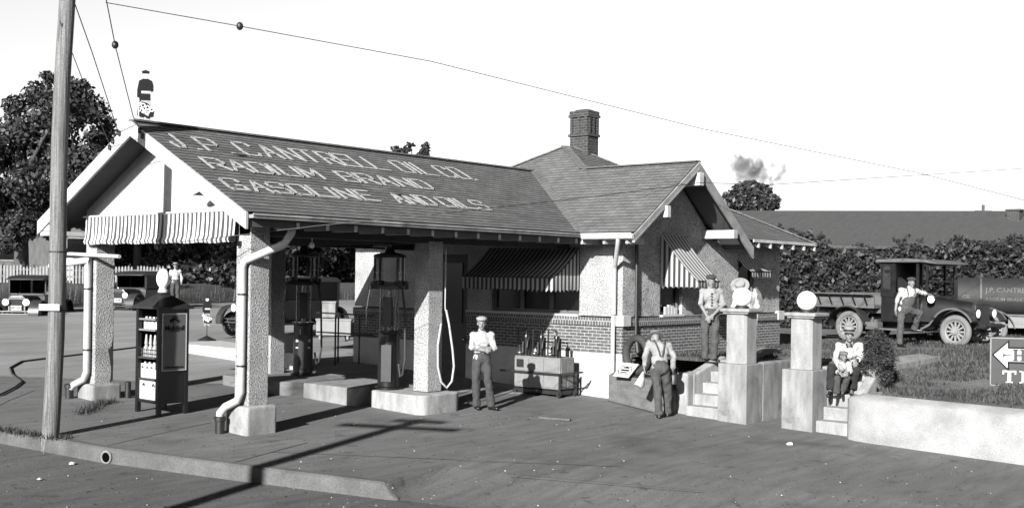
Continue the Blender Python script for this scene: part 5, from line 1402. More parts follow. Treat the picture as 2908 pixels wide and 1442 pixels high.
# house behind the fence
c = at(120, 760, 60); H = empty('house', (c.x, c.y, 1.5), FACE + R(12)); tag(H, 'dark shingled house almost hidden by the big tree at far left', 'house')
m = MB(); m.bx(-4, 4, -2.5, 2.5, 0, 2.7); m.build('wall', K['wood'], H)
m = MB(); m.prism([(-4.4, -2.9, 2.6), (0, -2.9, 5.3), (4.4, -2.9, 2.6), (4.2, -2.9, 2.5), (0, -2.9, 5.1), (-4.2, -2.9, 2.5)], (0, 5.8, 0)); m.build('roof', K['shed_roof'], H)
m = MB(); m.prism([(-4, -2.49, 2.7), (4, -2.49, 2.7), (0, -2.49, 5.08)], (0, .1, 0)); m.build('gable', K['wood'], H)
for x in (-1.2, 2.1):
    m = MB(); m.bx(x-.5, x+.5, -2.56, -2.51, 1.0, 2.3); w_ = m.build('window', K['picket'], H); q = MB(); q.bx(x-.42, x+.42, -2.575, -2.562, 1.08, 2.22); q.build('pane', K['glass_dark'], w_)
c = at(232, 770, 54); H = empty('white_shed', (c.x, c.y, 1.5), FACE - R(10)); tag(H, 'small white shed beside the far column at left', 'shed')
m = MB(); m.bx(-.45, .9, -.8, .8, 0, 1.25); m.build('wall', K['board_white'], H)
m = MB(); m.prism([(-.65, -1, 1.25), (-.65, 1, 1.25), (-.55, 0, 1.85)], (1.7, 0, 0)); m.build('roof', K['shed_roof'], H)
m = MB(); m.bx(.1, .6, -.83, -.801, 0, 1.1); m.build('door', K['wood'], H)

# smoke drifting above the trees
m = MB(); c = at(2140, 478, 78); m.ball((0, 0, 0), (3.6, 1.6, 2.3), 24, 14, Matrix.Rotation(0, 3, 'Z')); so_ = m.build('smoke', mat('unused_surface', .5)); so_.location = c; so_.rotation_euler = (0, R(20), FACE); kind(so_, 'stuff')
ms_ = bpy.data.materials.new('smoke_volume'); ms_.use_nodes = True; N, L = ms_.node_tree.nodes, ms_.node_tree.links; N.clear()
ou = N.new('ShaderNodeOutputMaterial'); pv = N.new('ShaderNodeVolumePrincipled'); L.new(pv.outputs[0], ou.inputs['Volume']); pv.inputs['Color'].default_value = (.03, .03, .03, 1)
tx = N.new('ShaderNodeTexCoord'); nz = N.new('ShaderNodeTexNoise'); nz.inputs['Scale'].default_value = .8; nz.inputs['Distortion'].default_value = 1.2; nz.inputs['Detail'].default_value = 4; L.new(tx.outputs['Object'], nz.inputs['Vector'])
ln = N.new('ShaderNodeVectorMath'); ln.operation = 'LENGTH'; sc = N.new('ShaderNodeVectorMath'); sc.operation = 'DIVIDE'; sc.inputs[1].default_value = (3.6, 1.6, 2.3); L.new(tx.outputs['Object'], sc.inputs[0]); L.new(sc.outputs[0], ln.inputs[0])
fa = N.new('ShaderNodeMapRange'); fa.inputs['From Min'].default_value = 0.1; fa.inputs['From Max'].default_value = 1.0; fa.inputs['To Min'].default_value = .16; fa.inputs['To Max'].default_value = -.35; L.new(ln.outputs['Value'], fa.inputs['Value'])
ad = N.new('ShaderNodeMath'); ad.operation = 'ADD'; L.new(nz.outputs['Fac'], ad.inputs[0]); L.new(fa.outputs[0], ad.inputs[1])
mr = N.new('ShaderNodeMapRange'); mr.inputs['From Min'].default_value = .46; mr.inputs['From Max'].default_value = .75; mr.inputs['To Min'].default_value = 0; mr.inputs['To Max'].default_value = 2.6; L.new(ad.outputs[0], mr.inputs['Value']); L.new(mr.outputs[0], pv.inputs['Density'])
so_.data.materials.clear(); so_.data.materials.append(ms_)

# ================================================================== VEHICLES (local X = heading, wheels on z = 0)
def strip(m, pts, y0, y1, th=.02):
    """bent sheet following (x, z) points, from y0 to y1"""
    n = len(m.v)
    for i, (x, z) in enumerate(pts):
        p, q = Vector(pts[max(i-1, 0)]), Vector(pts[min(i+1, len(pts)-1)]); t = (q-p).normalized(); nn = Vector((-t.y, t.x))*th
        for (a, b) in ((x, z), (x+nn.x, z+nn.y)):
            for y in (y0, y1): m.v.append((a, y, b))
    k = len(pts)
    for i in range(k-1):
        a, b = n+4*i, n+4*(i+1)
        m.face((a, a+1, b+1, b)); m.face((a+2, b+2, b+3, a+3)); m.face((a, b, b+2, a+2)); m.face((a+1, a+3, b+3, b+1))
    m.face((n, n+2, n+3, n+1)); a = n+4*(k-1); m.face((a, a+1, a+3, a+2))
def wheel(par, x, y, r, w, ty=K['rubber'], sp_=K['spoke'], n=12, label=None):
    MX = Matrix.Rotation(R(90), 3, 'X'); s = 1 if y > 0 else -1
    m = MB(); torus(m, (x, y, r), r-w*.55, w*.55, MX, 36, 12, 1.0); o = m.build('wheel', ty, par, smooth=60)
    ri = r - w*1.08
    m = MB(); torus(m, (x, y, r), ri, .028, MX, 32, 8, 1.8)
    for k in range(n):
        a = 2*math.pi*k/n; m.bar((x+math.cos(a)*.07, y, r+math.sin(a)*.07), (x+math.cos(a)*ri, y, r+math.sin(a)*ri), .045, .045, up=(0, 1, 0))
    m.build('spokes', sp_, o, smooth=40)
    m = MB(); m.tube([(x, y-.07, r), (x, y+.07, r)], .085, 14); m.tube([(x, y+s*.07, r), (x, y+s*.10, r)], .05, 12); m.build('hub', sp_, o, smooth=40)
    m = MB(); m.tube([(x, y-.02, r), (x, y+.02, r)], ri*.35, 20) if False else None
    return o
def headlight(par, x, y, z, r=.13):
    m = MB(); M = Matrix.Rotation(R(90), 3, 'Y'); m.lathe([(.03, -.14), (r*.8, -.06), (r, 0), (r, .03)], (x, y, z), 18, M); o = m.build('headlight', K['steel'], par, smooth=50)
    m = MB(); m.lathe([(r*.93, .031), (r*.6, .05), (.01, .058)], (x, y, z), 18, M); m.build('lens', K['opal'], o, smooth=60)
def hood(m, x0, x1, w0, w1, z0, h0, h1):
    """engine cover lofted from cowl x0 to radiator x1"""
    n = 10; base = len(m.v)
    for x, w, h in ((x0, w0, h0), (x1, w1, h1)):
        for k in range(n+1):
            a = math.pi*k/n; cx_ = math.cos(a); sx_ = math.sin(a)
            y = w*math.copysign(abs(cx_)**.5, cx_); z = z0 + (h-z0)*abs(sx_)**.45
            m.v.append((x, y, z))
    for k in range(n): m.face((base+k, base+n+1+k, base+n+2+k, base+k+1))
    m.face(range(base, base+n+1)); m.face(range(base+2*n+1, base+n, -1))
def fender(par, cx_, r, y0, y1, tail, front=True, mt=K['fender']):
    m = MB(); pts = []
    if front:
        for a in range(-12, 150, 9): pts.append((cx_+math.cos(R(a))*r*1.04, .04+r*.93+math.sin(R(a))*r*.98))
        pts += [tail]
    else:
        pts = [tail]
        for a in range(35, 195, 10): pts.append((cx_+math.cos(R(a))*r*1.04, r*.93+math.sin(R(a))*r))
    strip(m, pts, y0, y1, -.025 if front else -.025)
    o = m.build('fender', mt, par, smooth=50); return o
def sedan(loc, rz, label, plate_text, box=False):
    t = empty('parked_car', loc, rz); wb = 2.75; r = .37; P_ = K['truck']
    m = MB(); hood(m, .55, 1.45, .52, .30, .55, 1.12, 1.05); m.bx(-1.65, .55, -.66, .66, .50, 1.10); m.bx(-1.3, 1.3, -.35, .35, .38, .52); b = m.build('body', P_, t, smooth=35, bevel=.03)
    m = MB(); m.prism([(-1.70, -.67, 1.70), (-1.55, -.67, 1.80), (-.4, -.67, 1.83), (.50, -.67, 1.78), (.80, -.67, 1.68), (.80, -.67, 1.65), (-1.70, -.67, 1.65)], (0, 1.34, 0)); m.build('roof', K['fender'], t, smooth=35, bevel=.04)
    m = MB()
    for x in (-1.66, -.55, .46):
        for s in (-1, 1): m.bx(x, x+.08, s*.66-.03 if s > 0 else -.66, s*.66 if s > 0 else -.63, 1.10, 1.65)
    m.bx(.50, .55, -.60, .60, 1.10, 1.16); m.bx(-1.66, -1.60, -.6, .6, 1.1, 1.64); split(m.build('window_post', P_, t))
    m = MB(); m.bx(.515, .525, -.60, .60, 1.16, 1.65); m.build('windshield', K['pane'], t)
    for s in (-1, 1):
        m = MB(); m.bx(-1.56, -.56, s*.645-.005, s*.645+.005, 1.12, 1.64); m.bx(-.46, .46, s*.645-.005, s*.645+.005, 1.12, 1.64); m.build('side_window', K['glass_dark'], t)
        m = MB(); m.bx(-.9, .75, s*.66, s*.88, .36, .40); m.build('running_board', K['fender'], t)
        fender(t, wb/2, r+.09, s*.52, s*.88, (.72, .38)); fender(t, -wb/2, r+.09, s*.52, s*.88, (-.92, .38), False)
        headlight(t, 1.58, s*.36, .86, .125)
        for x in (-wb/2, wb/2): wheel(t, x, s*.70, r, .13, K['rubber'], K['spoke'])
    m = MB(); m.bx(1.45, 1.52, -.31, .31, .50, 1.0); m.prism([(1.45, -.31, 1.0), (1.45, -.2, 1.10), (1.45, .2, 1.10), (1.45, .31, 1.0)], (.07, 0, 0)); ra = m.build('radiator', K['steel'], t, bevel=.02)
    m = MB(); m.bx(1.521, 1.53, -.25, .25, .54, .98); m.build('radiator_grille', K['inside'], ra)
    m = MB(); m.ball((1.48, 0, 1.14), .04); m.build('radiator_cap', K['steel'], ra)
    m = MB(); m.bx(1.80, 1.84, -.80, .80, .52, .56); m.bx(1.80, 1.84, -.80, .80, .42, .46)
    for s in (-1, 1): m.bx(1.5, 1.80, s*.4-.02, s*.4+.02, .46, .52)
    m.build('bumper', K['steel'], t, bevel=.01)
    m = MB(); m.bx(1.56, 1.575, -.19, .19, .58, .74); pl_ = m.build('number_plate', K['plate'], t)
    m = MB(); m.add_mesh(text_mesh(plate_text, .12, .002, .002), frame((1.578, 0, .66), (0, 1, 0), (0, 0, 1))); m.build('plate_number', K['sign_dark'], pl_)
    m = MB(); m.bx(.3, 1.2, -.3, .3, .3, .5); m.build('engine_pan', K['inside'], t)
    return tag(t, label, 'car', 'cars parked beyond the canopy')
HEAD = math.atan2(-FWD.y, -FWD.x)       # heading straight at the camera
P = at(92, 921, 41.5); sedan((P.x, P.y, P.z), HEAD + R(3), 'dark sedan with bright radiator parked behind the utility pole at far left', '382 262')
P = at(392, 896, 46); sedan((P.x, P.y, P.z), HEAD + R(-12), 'dark car parked between the far column and the oil cabinet lamp', '1 638')
P = at(806, 952, 34.5); sedan((P.x, P.y, P.z), HEAD + R(-40), 'dark car half hidden behind the front column beyond the canopy', '4 215')

# flatbed truck on the yard
WB = 3.25; fr = at(2713, 993, 29.5); re = at(2411, 966, 32.0)
hd = math.atan2(fr.y-re.y, fr.x-re.x); zg = (fr.z+re.z)/2
TR = empty('flatbed_truck', ((fr.x+re.x)/2, (fr.y+re.y)/2, zg), hd); tag(TR, 'old black open-sided flatbed truck with wooden spoked wheels and a boxy cab', 'truck')
WB = (fr-re).length; hx = WB/2; r = .44; s0 = -1     # camera sees the -Y side
yw = .0                                               # near wheels lie on the line fr-re: shift the body away
def Y(v): return v + .72
cab = MB(); cab.bx(-.62, .52, Y(-.70), Y(.70), .62, 1.30); cab.build('cab_body', K['truck'], TR, bevel=.02)
cab = MB()
for s in (-1, 1):
    yy = Y(s*.70)
    cab.bx(-.62, -.24, yy-.025, yy+.025, 1.30, 2.26); cab.bx(-.24, -.18, yy-.035, yy+.035, 1.30, 2.26); cab.bx(.46, .52, yy-.03, yy+.03, 1.30, 2.26)
cab.bx(-.62, -.58, Y(-.67), Y(.67), 1.30, 2.26)
cab.bx(.74, .79, Y(-.72), Y(-.68), 1.32, 2.24); cab.bx(.74, .79, Y(.68), Y(.72), 1.32, 2.24); cab.bx(.74, .79, Y(-.68), Y(.68), 1.30, 1.36); cab.bx(.74, .79, Y(-.68), Y(.68), 2.18, 2.24); cab.bx(.745, .785, Y(-.68), Y(.68), 1.74, 1.77)
cab.build('cab_posts', K['truck'], TR)
m = MB(); m.prism([(-.75, Y(-.82), 2.26), (-.72, Y(-.82), 2.34), (.1, Y(-.82), 2.37), (.75, Y(-.82), 2.33), (1.10, Y(-.82), 2.24), (1.10, Y(-.82), 2.21), (.72, Y(-.82), 2.26)], (0, 1.64, 0)); m.build('cab_roof', K['truck_dust'], TR, smooth=30, bevel=.02)
m = MB(); m.bx(-.54, -.32, Y(-.732), Y(-.726), 1.52, 2.06); m.lathe([(.11, 0), (.11, .006)], (-.43, Y(-.726), 2.06), 16, Matrix.Rotation(R(90), 3, 'X')); m.build('side_window', K['fender'], TR)
m = MB(); m.bx(.76, .768, Y(-.68), Y(.68), 1.36, 2.18); m.build('windshield', K['pane'], TR)
m = MB(); hood(m, .52, 1.85, .60, .36, .66, 1.36, 1.20); hd_ = [v for v in m.v]; m.v = [(x, Y(y), z) for x, y, z in m.v]; m.build('hood', K['truck'], TR, smooth=40)
m = MB(); m.bx(1.86, 1.98, Y(-.38), Y(.38), .50, 1.14); m.prism([(1.86, Y(-.38), 1.14), (1.86, Y(-.30), 1.22), (1.86, Y(.30), 1.22), (1.86, Y(.38), 1.14)], (.12, 0, 0)); ra = m.build('radiator', K['fender'], TR, bevel=.02)
m = MB(); m.bx(1.981, 1.99, Y(-.30), Y(.30), .58, 1.12); m.build('radiator_grille', K['inside'], ra)
m = MB(); m.ball((1.92, Y(0), 1.27), .045); m.build('radiator_cap', K['iron'], ra)
m = MB(); m.bx(-2.5, 2.1, Y(-.42), Y(-.34), .56, .68); m.bx(-2.5, 2.1, Y(.34), Y(.42), .56, .68); m.tube([(-hx, Y(-.7), r), (-hx, Y(.7), r)], .05, 8); m.tube([(hx, Y(-.7), r), (hx, Y(.7), r)], .04, 8); m.ball((-hx, Y(0), r), .16); m.bx(-1.2, 1.6, Y(-.3), Y(.3), .42, .6); m.build('chassis', K['iron'], TR)
for s in (-1, 1):
    for x in (-hx, hx): wheel(TR, x, Y(s*.72), r, .15, K['rubber_grey'], K['spoke'], 12)
    y0, y1 = (Y(-.92), Y(-.58)) if s < 0 else (Y(.58), Y(.92))
    m = MB(); pts = [(hx+.56, r+.30)] + [(hx+math.cos(R(a))*.56, .06+r+math.sin(R(a))*.52) for a in range(22, 140, 9)] + [(hx-.62, .58), (hx-.88, .44)]
    strip(m, pts, y0, y1, -.03); m.build('fender', K['fender'], TR, smooth=50)
    m = MB(); strip(m, pts, y0 if s < 0 else y1, (y0-.012) if s < 0 else (y1+.012), -.05); m.build('fender_edge', K['truck_dust'], TR, smooth=50)
    m = MB(); pts = [(-hx+.66, .48)] + [(-hx+math.cos(R(a))*.58, r+math.sin(R(a))*.56) for a in range(10, 190, 10)]
    strip(m, pts, y0, y1, -.03); m.build('fender', K['fender'], TR, smooth=50)
    m = MB(); m.bx(-hx+.66, hx-.86, y0, y1, .40, .44); m.build('running_board', K['truck_dust'], TR)
m = MB(); m.bx(-hx+.68, -.75, Y(-.70), Y(-.62), .60, .66); m.bx(-hx+.70, -.75, Y(-.74), Y(-.50), .56, .58); m.bx(-.84, -.80, Y(-.80), Y(-.76), .44, .74); m.bx(-1.0, -.62, Y(-.86), Y(-.60), .441, .60); m.build('tool_rail', K['truck_dust'], TR)
bd = MB(); bx0, bx1 = -hx-1.1, -.78
bd.bx(bx0, bx1, Y(-.80), Y(.80), .98, 1.04); bd.bx(bx0, bx1, Y(-.80), Y(-.76), 1.041, 1.30); bd.bx(bx0, bx1, Y(.76), Y(.80), 1.041, 1.30); bd.bx(bx0, bx0+.05, Y(-.75), Y(.75), 1.041, 1.25); bd.build('bed', K['truck_dust'], TR)
m = MB(); m.prism([(bx0, Y(-.80), 1.301), (bx1, Y(-.80), 1.301), (bx1, Y(-1.0), 1.36), (bx0, Y(-1.0), 1.36)], (0, 0, .03)); m.prism([(bx0, Y(.80), 1.301), (bx1, Y(.80), 1.301), (bx1, Y(1.0), 1.37), (bx0, Y(1.0), 1.37)], (0, 0, .03)); m.build('flare_board', K['truck_dust'], TR)
m = MB()
for k in range(5): x = bx0+.2+k*(bx1-bx0-.4)/4; m.bar((x, Y(-.815), 1.05), (x, Y(-1.0), 1.35), .04, .02)
m.build('flare_bracket', K['iron'], TR)
m = MB(); m.bx(bx0-.1, bx1, Y(-.45), Y(-.35), .84, .978); m.bx(bx0-.1, bx1, Y(.35), Y(.45), .84, .978); m.build('bed_sill', K['wood'], TR)
m = MB(); m.lathe([(.02, -.1), (.10, -.03), (.12, .0), (.12, .03)], (.92, Y(-.78), 1.28), 16, Matrix.Rotation(R(90), 3, 'Y') @ Matrix.Rotation(R(25), 3, 'X')); m.bar((.90, Y(-.66), 1.18), (.90, Y(-.78), 1.24), .03, .03); lo = m.build('cowl_lamp', K['black'], TR, smooth=40)
m = MB(); m.lathe([(.11, .031), (.07, .05), (.01, .055)], (.92, Y(-.78), 1.28), 16, Matrix.Rotation(R(90), 3, 'Y') @ Matrix.Rotation(R(25), 3, 'X')); m.build('lens', K['opal'], lo, smooth=60)
for s in (-1, 1): headlight(TR, 2.05, Y(s*.42), .92, .12)
m = MB(); m.bx(2.02, 2.3, Y(-.42), Y(-.34), .55, .66); m.bx(2.02, 2.3, Y(.34), Y(.42), .55, .66); m.tube([(2.3, Y(-.5), .6), (2.3, Y(.5), .6)], .04, 8); m.tube([(2.0, Y(0), .45), (2.2, Y(0), .45), (2.22, Y(.0), .6)], .02, 6); m.build('front_horns', K['iron'], TR)
m = MB(); m.bx(-.52, -.1, Y(-.6), Y(.6), 1.301, 1.42); m.bx(-.58, -.45, Y(-.6), Y(.6), 1.42, 1.85); m.build('seat', K['inside'], TR)
m = MB(); torus(m, (.30, Y(-.3), 1.50), .19, .014, Matrix.Rotation(R(62), 3, 'Y'), 22, 6); m.tube([(.30, Y(-.3), 1.5), (.7, Y(-.3), 1.15)], .015, 6); m.build('steering_wheel', K['iron'], TR)

# tank truck running out of the frame at right
P = at(2772, 948, 35.5); TK = empty('tank_truck', (P.x, P.y, .22), FACE + R(-22)); tag(TK, 'dark lettered oil tank truck behind the flatbed, cut off by the right edge', 'tank truck')
def elt(m, x0, x1, ry, rz, z, n=24, bulge=.12):
    base = len(m.v); st = [(x0-bulge, .55), (x0-bulge*.6, .85), (x0, 1), (x1, 1), (x1+bulge*.6, .85), (x1+bulge, .55)]
    for x, s in st:
        for k in range(n): a = 2*math.pi*k/n; m.v.append((x, math.cos(a)*ry*s, z+math.sin(a)*rz*s))
    for i in range(len(st)-1):
        for k in range(n): q = (k+1) % n; m.face((base+i*n+k, base+i*n+q, base+(i+1)*n+q, base+(i+1)*n+k))
    m.face([base+k for k in range(n)][::-1]); m.face([base+(len(st)-1)*n+k for k in range(n)])
m = MB(); elt(m, -.55, 3.0, .75, .58, 1.46); tk = m.build('tank', mat('dull_tank_paint', .032, .75, var=.25, scale=3), TK, smooth=50)
m = MB()
for x in (.12, 1.5, 2.6):
    b_ = len(m.v); n = 28
    for xx in (x-.025, x+.025):
        for k in range(n): a = 2*math.pi*k/n; m.v.append((xx, math.cos(a)*.757, 1.46+math.sin(a)*.587))
    for k in range(n): q = (k+1) % n; m.face((b_+k, b_+q, b_+n+q, b_+n+k))
m.build('tank_band', K['truck_dust'], tk)
def on_tank(body, size, x, ang):
    me = text_mesh(body, size, .001, .003, 'LEFT'); m = MB(); m.add_mesh(me)
    v = []
    for (a, b, c) in m.v:
        th = ang - b/.66; v.append((x+a, -math.cos(th)*(.757+c), 1.46 + math.sin(-th)*-(.587+c)))
    m.v = v; return m
def ring_text(mm, body, size, x, z0):
    me = text_mesh(body, size, .001, .003, 'LEFT')
    base = MB(); base.add_mesh(me); n = len(mm.v)
    for (a, b, c) in base.v:
        zz = max(-.99, min(.99, (z0+b)/.587)); mm.v.append((x+a, -.757*math.sqrt(1-zz*zz)-.004-c, 1.46+z0+b))
    mm.f += [tuple(i+n for i in f) for f in base.f]; mm.mi += base.mi
FL_ = mat('faded_lettering', .13, .7, var=.3, scale=9)
for a_ in (('J.P. CANTRELL OIL CO.', .21, .25, .20), ('RADIUM BRAND GASOLINE', .15, .25, -.08)): m = MB(); ring_text(m, *a_); m.build('tank_lettering', FL_, tk)
m = MB(); ring_text(m, 'OIL', .16, -.42, -.02)
m.build('tank_lettering', FL_, tk)
m = MB(); m.bx(-.6, 5.4, -.45, -.35, .72, .86); m.bx(-.6, 5.4, .35, .45, .72, .86); m.bx(-.65, 3.1, -.80, .80, .885, .93)
for k in range(9): x = -.3+.42*k; m.bx(x, x+.04, -.79, -.75, .70, .88)
m.bx(-.5, 5, -.75, -.70, .58, .64); m.build('chassis', K['truck_dust'], TK)
m = MB(); m.bx(.9, 2.4, -.80, -.60, .52, .86); m.build('can_box', mat('pale_dust_panel', .26, .7, var=.2, scale=5), TK)
for x in (.45, 4.2):
    for s in (-1, 1): wheel(TK, x, s*.76, .44, .15, K['rubber_grey'], K['spoke'], 12)
for s in (-1, 1):
    m = MB(); strip(m, [(.45+math.cos(R(a))*.62, .44+math.sin(R(a))*.60) for a in range(5, 180, 9)], s*.6, s*.95, -.03); m.build('fender', K['fender'], TK, smooth=50)
m = MB(); m.bx(3.25, 4.3, -.7, .7, .9, 1.5); m.bx(3.25, 4.5, -.75, .75, 2.25, 2.35)
for x in (3.25, 4.2):
    for s in (-1, 1): m.bx(x, x+.07, s*.66-.03, s*.66+.03, 1.5, 2.25)
m.build('cab', K['truck'], TK)
m = MB(); hood(m, 4.3, 5.4, .55, .36, .8, 1.5, 1.35); m.build('hood', K['truck'], TK, smooth=40)
# ================================================================== PEOPLE (local x = photo right, local y = away from the camera, z up)
def fuse(m, vox=.011, smooth_it=4, wrinkle=0.0, wscale=7.0, seed=0):
    """melt overlapping closed shapes into one continuous skin"""
    me = m.mesh('tmp'); o = bpy.data.objects.new('tmp', me); COL.objects.link(o)
    rm = o.modifiers.new('r', 'REMESH'); rm.mode = 'VOXEL'; rm.voxel_size = vox
    sm_ = o.modifiers.new('s', 'SMOOTH'); sm_.iterations = smooth_it; sm_.factor = .5
    dg = bpy.context.evaluated_depsgraph_get(); dg.update()
    r = bpy.data.meshes.new_from_object(o.evaluated_get(dg))
    bpy.data.objects.remove(o); bpy.data.meshes.remove(me)
    if wrinkle:
        n = len(r.vertices); co = np.zeros(n*3, np.float32); no = np.zeros(n*3, np.float32)
        r.vertices.foreach_get('co', co); r.vertices.foreach_get('normal', no); co = co.reshape(-1, 3); no = no.reshape(-1, 3)
        d = np.array([noise.noise((c[0]*wscale*1.6+seed, c[1]*wscale*1.6, c[2]*wscale)) + .6*noise.noise((c[0]*wscale*2.6, c[1]*wscale*2.6+seed, c[2]*wscale*2.1)) for c in co])
        co += no*(d*wrinkle)[:, None]; r.vertices.foreach_set('co', co.ravel())
    for p in r.polygons: p.use_smooth = True
    return r
def put(me, name, m_, parent=None):
    o = bpy.data.objects.new(name, me); COL.objects.link(o); me.materials.clear(); me.materials.append(m_)
    if parent is not None: o.parent = parent
    return o
V = Vector
def hand(m, w, dirv, nrm, curl=.5, thumb=1, s=1.0):
    """palm, four fingers and a thumb; dirv = wrist to fingertips, nrm = back of the hand"""
    w = V(w); d = V(dirv).normalized(); n = V(nrm); n = (n - d*n.dot(d)).normalized(); x = d.cross(n)*thumb
    for k in range(5):
        o = (k-2)*.0155; m.cap(w + x*o*.7 + d*.012, w + x*o + d*.078*s, .0155, .013, 8)
    for k, L in enumerate((.068, .078, .073, .056)):
        o = (1.5-k)*.0205; a = w + x*o + d*.082*s; b = a + (d*math.cos(curl*.7) - n*math.sin(curl*.7))*L*.52*s; c = b + (d*math.cos(curl*1.9) - n*math.sin(curl*1.9))*L*.5*s
        m.cap(a, b, .0095, .0088, 8); m.cap(b, c, .0088, .0075, 8)
    a = w + x*.026 + d*.028; b = a + (x*.75 + d*.65).normalized()*.042 - n*.008; c = b + (d*.9 + x*.15 - n*.35*curl).normalized()*.034
    m.cap(a, b, .012, .0105, 8); m.cap(b, c, .0105, .0085, 8)
def headm(m, c, face, up, s=1.0):
    """skull, jaw, nose, ears on the head centred at c, looking along face"""
    c = V(c); f = V(face).normalized(); u = V(up); u = (u - f*u.dot(f)).normalized(); r = f.cross(u)
    M = Matrix((r, f, u)).transposed()
    m.ball(c + u*.02, (.076*s, .094*s, .105*s), 20, 12, M); m.ball(c - u*.055*s + f*.025*s, (.055*s, .062*s, .068*s), 16, 10, M)
    m.ball(c - u*.108*s + f*.062*s, (.026*s, .022*s, .02*s), 10, 6, M)
    m.cap(c + u*.012*s + f*.088*s, c - u*.028*s + f*.103*s, .010*s, .016*s, 8)
    for k in (-1, 1):
        m.ball(c + r*.079*s*k - u*.012*s, (.012*s, .020*s, .032*s), 10, 6, M); m.ball(c + r*.036*s*k - u*.03*s + f*.06*s, (.026*s, .022*s, .022*s), 10, 6, M)
        m.cap(c + r*.015*s*k + u*.028*s + f*.088*s, c + r*.052*s*k + u*.026*s + f*.074*s, .009*s, .008*s, 8)
    return M
def face_parts(par, c, face, up, s=1.0):
    c = V(c); f = V(face).normalized(); u = V(up); u = (u - f*u.dot(f)).normalized(); r = f.cross(u); M = Matrix((r, f, u)).transposed()
    for k in (-1, 1):
        m = MB(); m.ball(c + r*.032*s*k + u*.004*s + f*.083*s, (.014*s, .008*s, .008*s), 10, 6, M); m.build('eye', K['band'], par)
    m = MB(); m.ball(c - u*.068*s + f*.083*s, (.022*s, .007*s, .006*s), 10, 6, M); m.build('mouth', K['trouser'], par)
def flat_cap(par, c, face, up, mt, s=1.0):
    c = V(c); f = V(face).normalized(); u = V(up); u = (u - f*u.dot(f)).normalized(); r = f.cross(u); M = Matrix((r, f, u)).transposed()
    m = MB(); m.ball(c + u*.085*s - f*.005, (.108*s, .125*s, .052*s), 22, 12, M); m.ball(c + u*.062*s, (.09*s, .108*s, .045*s), 20, 10, M); m.ball(c + u*.068*s + f*.10*s, (.08*s, .055*s, .016*s), 18, 8, M)
    put(fuse(m, .009, 3), 'flat_cap', mt, par)
def straw_hat(par, c, face, up, brim=.165, crown=.088, h=.085, bandmat=K['band']):
    c = V(c); f = V(face).normalized(); u = V(up); u = (u - f*u.dot(f)).normalized(); r = f.cross(u); M = Matrix((r, f, u)).transposed()
    p = c + u*.055; m = MB(); m.lathe([(brim, 0), (brim+.004, .004), (brim, .010), (crown+.004, .012), (crown, h-.012), (crown-.012, h), (.02, h+.003)], p, 30, M)
    o = m.build('straw_hat', K['straw'], par, smooth=35)
    m = MB(); m.lathe([(crown+.007, .013), (crown+.005, .052)], p, 30, M); m.build('hat_band', bandmat, o, smooth=40)
def limb(m, pts, rs, n=12):
    for (a, b), (ra, rb) in zip(zip(pts[:-1], pts[1:]), zip(rs[:-1], rs[1:])): m.cap(a, b, ra, rb, n)
